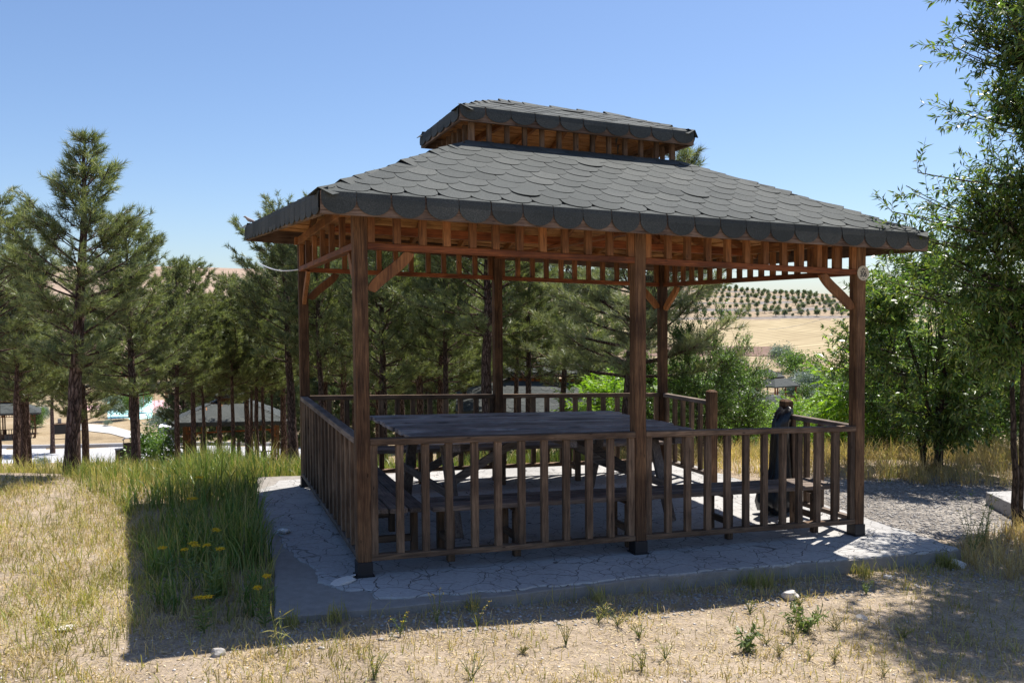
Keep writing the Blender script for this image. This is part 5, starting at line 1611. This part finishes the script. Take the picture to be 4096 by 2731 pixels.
# grass further down the slope, along the road
def dslope(X, Y): return .4+.6*vnoise(X*.6, Y*.6, 77)
rs2 = np.random.RandomState(5)
uu = rs2.uniform(-200, 2600, 60000); tt = rs2.uniform(10.5, 34, 60000)
s_ = (uu-2048)/FOC*tt; X = CAM[0]+tt*.3493+s_*.937; Y = CAM[1]+tt*.937-s_*.3493
k = (rs2.uniform(0, 1, 60000) < dslope(X, Y)) & (Y > 4.2)
P3 = np.c_[X[k], Y[k], ground(X[k], Y[k])-.01]
grass('slope_grass', 'grass_mix', P3, (.08, .30), (.008, .016), (.4, .3), 12, 'mixed grass down the slope behind the gazebo')

# stones and pebbles
def rock(name, loc, s, seed, m, label, flat=.6, cat='stone', group=None):
    rs = np.random.RandomState(seed)
    bm = bmesh.new(); bmesh.ops.create_icosphere(bm, subdivisions=3, radius=1)
    ph = rs.normal(size=(7, 3))*1.8; of = rs.uniform(0, 6, 7)
    for v in bm.verts:
        p = np.array(v.co); d = 1+sum(.11*math.sin(float(p@ph[i])+of[i]) for i in range(7))
        q = p*d; q = np.sign(q)*np.minimum(np.abs(q), .95)
        v.co = Vector((q[0]*s, q[1]*s*rs.uniform(.98, 1.02)*.8, q[2]*s*flat))
    me = bpy.data.meshes.new(name); bm.to_mesh(me); bm.free()
    o = link(name, me, m); o.location = loc; o.rotation_euler = (rs.uniform(-.3, .3), rs.uniform(-.3, .3), rs.uniform(0, 6)); return tag(o, label, cat, group)
def gl(x, y, dz=0): return (x, y, float(ground(x, y))+dz)
rock('stone', gl(2.84, -.95, .02), .055, 1, M['stone'], 'pale angular stone in the sun just outside the roof shadow', .75)
rock('stone', gl(4.72, -.66, .02), .06, 2, M['stone'], 'whitish stone against the slab edge near its right corner', .6)
rock('stone', gl(-.93, -.98, .012), .034, 3, M['stone2'], 'grey stone in the shadow left of the slab corner', .8)
rock('stone', gl(3.05, -1.4, .0), .04, 4, M['stone2'], 'flat grey stone in the sunny dirt at the right', .25)
rock('stone', gl(-1.75, -.35, .01), .06, 5, M['stone'], 'flat pale stone lying in the dry grass at the left', .22)
rock('stone', gl(3.9, -.75, .01), .045, 6, M['stone'], 'small pale stone at the foot of the slab edge', .5)
rock('stone_flake', (-.13, -.06, .008+0), .085, 7, M['stone'], 'loose flat flake of concrete beside the front left post', .16, 'stone')
rock('stone_flake', (-.05, .02, .006+0), .05, 8, M['stone'], 'smaller flake of concrete behind the larger one at the post', .16, 'stone')
rock('plastic_scrap', (-.36, 1.35, .03), .06, 9, M['white'], 'crumpled white plastic scrap on the slab edge by the tall grass', .5, 'litter')
rs = np.random.RandomState(55)
def pebbles(n, fx, name, mt, size, label, seed):
    rs = np.random.RandomState(seed); X, Y = fx(rs, n); Z = ground(X, Y)
    base = np.array([(1, 0, 0), (-1, 0, 0), (0, 1, 0), (0, -1, 0), (0, 0, 1), (0, 0, -1)], float)
    Fb = np.array([(0, 2, 4), (2, 1, 4), (1, 3, 4), (3, 0, 4), (2, 0, 5), (1, 2, 5), (3, 1, 5), (0, 3, 5)])
    sz = size[0]+(size[1]-size[0])*rs.uniform(0, 1, n)**3
    az = rs.uniform(0, 6.28, n); ca, sa = np.cos(az), np.sin(az)
    jit = 1+rs.uniform(-.35, .35, (n, 6, 1)); V = base[None]*jit*sz[:, None, None]*np.array([1, .75, .5])
    V = np.stack([V[..., 0]*ca[:, None]-V[..., 1]*sa[:, None], V[..., 0]*sa[:, None]+V[..., 1]*ca[:, None], V[..., 2]], -1)
    V = V+np.stack([X, Y, Z+sz*.15], -1)[:, None]
    F = (Fb[None]+(np.arange(n)*6)[:, None, None]).reshape(-1, 3)
    return tag(link(name, npmesh(name, V.reshape(-1, 3), F), M[mt]), label, 'gravel', kind='stuff')
pebbles(2600, lambda r, n: (r.uniform(-.7, 4.8, n), r.uniform(-1.05, -.6, n)), 'slab_rubble', 'stone2', (.004, .022), 'grey rubble along the front foot of the slab', 1)
pebbles(2600, lambda r, n: (r.uniform(-3, 5, n), r.uniform(-2.6, -.6, n)), 'pale_crumbs', 'stone', (.003, .014), 'pale crumbs of stone on the sunny dirt', 2)
pebbles(9000, lambda r, n: (r.uniform(4.95, 8.2, n), r.uniform(-.3, 2.6, n)), 'ash_gravel', 'stone2', (.005, .024), 'dark crumbs on the grey gravel area', 3)
pebbles(700, lambda r, n: (r.uniform(-.6, -.2, n), r.uniform(-.6, 1.5, n)), 'corner_grit', 'stone2', (.003, .012), 'grit on the worn left corner of the slab', 4)

# ------------------------------------------------------------------ weeds and flowers
def yarrow(label, loc, h, seed):
    rs = np.random.RandomState(seed)
    g = empty('yarrow', loc, rs.uniform(0, 6), label, 'flower', 'yellow yarrow plants in the tall grass')
    st = MB(); heads = []
    for i in range(2):
        dx, dy = rs.normal(0, .05, 2); hh = h*rs.uniform(.75, 1.05)
        st.tube([(0, 0, 0), (dx*.4, dy*.4, hh*.5), (dx, dy, hh)], [.003, .0025, .002], 5)
        for j in range(5):
            a = rs.uniform(0, 6.28); r = rs.uniform(.008, .03)
            st.tube([(dx, dy, hh*.93), (dx+r*math.cos(a), dy+r*math.sin(a), hh)], .0012, 4)
        heads.append((dx, dy, hh))
    st.build('stem', M['weed'], g)
    for (dx, dy, hh) in heads:
        n = 130; a = rs.uniform(0, 6.28, n); r = .026*np.sqrt(rs.uniform(0, 1, n))
        Pn = np.c_[dx+r*np.cos(a), dy+r*np.sin(a), hh+.012*np.cos(r*40)+rs.normal(0, .003, n)]
        V, F = leafquads(Pn, rs.normal(size=(n, 3))*np.array([1, 1, .3]), rs.normal(0, .4, (n, 3))+np.array([0, 0, 1.]), .007, .007, rs)
        link('flower_head', npmesh('flower_head', V, F), M['yellow'], g)
    n = 60; s = rs.uniform(.05, .75, n); hd = rs.randint(0, 2, n)
    Pt = np.array([[heads[k][0]*q, heads[k][1]*q, heads[k][2]*q] for k, q in zip(hd, s)])
    D = rs.normal(size=(n, 3)); D[:, 2] = .4; D /= np.linalg.norm(D, axis=1)[:, None]
    V, F = leafquads(Pt, D, rs.normal(size=(n, 3)), .07, .010, rs); link('leaves', npmesh('leaves', V, F), M['weed'], g)
ys = [(-.89, .46, .40, 'largest yellow yarrow cluster in the shaded grass'), (-.95, -.13, .36, 'yellow yarrow below the largest cluster'), (-1.06, .12, .34, 'yellow yarrow left of the largest cluster'),
      (-1.18, .28, .30, 'leftmost yellow yarrow at the shadow edge'), (-1.0, -.62, .22, 'lowest yellow yarrow near the shadow corner'), (-.66, -.62, .30, 'yellow yarrow touching the worn slab corner'),
      (-1.02, 2.4, .38, 'yellow yarrow high in the lit grass'), (-1.1, 1.7, .34, 'yellow yarrow on the upper shadow edge')]
for i, (x, y, h, lab) in enumerate(ys): yarrow(lab, gl(x, y), h, 200+i)

def weed(label, loc, h, seed, stems=5, leaf=(.05, .012), nl=16, m='weed', spread=.5, group='weeds on the bare ground', heads=False):
    rs = np.random.RandomState(seed)
    g = empty('weed', loc, 0, label, 'weed', group)
    st = MB(); Pt = []; D = []; tops = []
    for i in range(stems):
        a = rs.uniform(0, 6.28); r = h*spread*rs.uniform(.3, 1); hh = h*rs.uniform(.55, 1.05)
        e = np.array([r*math.cos(a), r*math.sin(a), hh]); mid = e*np.array([.35, .35, .6])+rs.normal(0, .01, 3)
        s = np.linspace(0, 1, 7); pts = (2*s*(1-s))[:, None]*mid+(s**2)[:, None]*e
        st.tube(pts, np.linspace(.0028, .0012, 7), 4)
        for q in rs.uniform(.15, 1, nl):
            Pt.append([np.interp(q, s, pts[:, j]) for j in range(3)]); D.append(rs.normal(size=3)+np.array([0, 0, .3]))
        tops.append(e)
    st.build('stem', M['bark2'] if m == 'bark2' else M['weed'], g)
    Pt = np.array(Pt); D = np.array(D); D /= np.linalg.norm(D, axis=1)[:, None]
    V, F = leafquads(Pt, D, rs.normal(size=D.shape)+np.array([0, 0, 1.]), leaf[0], leaf[1], rs); link('leaves', npmesh('weed_leaves', V, F), M[m], g)
    for tp in (tops if heads else []):
        n = 5; T_ = np.repeat(tp[None], 5, 0)+rs.normal(0, .006, (n, 3)); D = rs.normal(size=(n, 3))
        V, F = leafquads(T_, D/np.linalg.norm(D, axis=1)[:, None], rs.normal(size=(n, 3)), .009, .006, rs); link('flower_head', npmesh('weed_heads', V, F), M['yellow'], g)
weed('spreading leafy weed in the sunny dirt right of centre', gl(2.52, -1.50), .17, 1, 11, (.05, .013), 18, spread=1.0)
weed('darker leafy weed left of the spreading one near the bottom', gl(1.96, -1.68), .15, 2, 7, (.055, .014), 16)
weed('dry tangled weed between the two leafy weeds', gl(2.35, -1.95), .09, 3, 9, (.02, .004), 14, 'grass_dry', .9)
weed('small pale weed inside the tree shadow at the right', gl(3.44, -1.02), .09, 4, 8, (.02, .006), 12, spread=.9)
weed('tall thin yellowish weed at the right corner of the slab', gl(5.05, -.50), .55, 5, 7, (.035, .007), 26, 'weed', .35, heads=True)
weed('second tall thin weed right behind the first at the slab corner', gl(5.35, -.35), .48, 6, 6, (.035, .007), 24, 'weed', .35, heads=True)
weed('dry weed with yellow tips standing before the left half of the slab', gl(.32, -.86), .24, 7, 4, (.012, .004), 14, 'grass_dry', .25, heads=True)
weed('short dry weed right of the yellow tipped one', gl(.56, -.92), .16, 8, 5, (.015, .004), 12, 'grass_dry', .5, heads=True)
weed('thin weed at the shadow edge left of the yellow tipped one', gl(.06, -1.0), .17, 9, 4, (.02, .005), 12, 'weed', .4, heads=True)
weed('green tufted weed at the shadow edge before the middle post', gl(1.32, -1.02), .12, 10, 8, (.05, .005), 8, 'grass_mix', .9)
weed('low weed at the bottom centre of the dirt', gl(1.22, -1.75), .13, 11, 7, (.03, .006), 10, 'grass_mix', .7)
weed('low weed near the bottom at the left of centre', gl(-.2, -1.55), .16, 12, 7, (.04, .006), 10, 'grass_mix', .6)
weed('tall grassy weed at the shadow edge below the worn slab corner', gl(-.62, -1.02), .26, 13, 5, (.09, .006), 6, 'grass_mix', .35)
weed('dry weed in the middle of the sunny ground', gl(.95, -1.35), .15, 14, 7, (.018, .004), 14, 'grass_dry', .5)
weed('small weed at the lower right in the tree shadow', gl(3.05, -1.75), .10, 15, 7, (.03, .006), 10, 'grass_mix', .8)

rw = random.Random(77)
for i in range(15):                 # more dry tufts scattered in front
    x = rw.uniform(-1.6, 3.2); y = rw.uniform(-2.3, -1.0)
    weed('small dry tufted weed scattered over the sunny ground in front of the slab', gl(x, y), rw.uniform(.05, .12), 300+i, rw.randint(7, 12), (rw.uniform(.02, .05), .004), 8, rw.choice(['grass_dry', 'grass_dry', 'grass_mix', 'grass_mix']), rw.uniform(.7, 1.2), group='small dry weeds before the slab')
print('objects', len(bpy.data.objects))
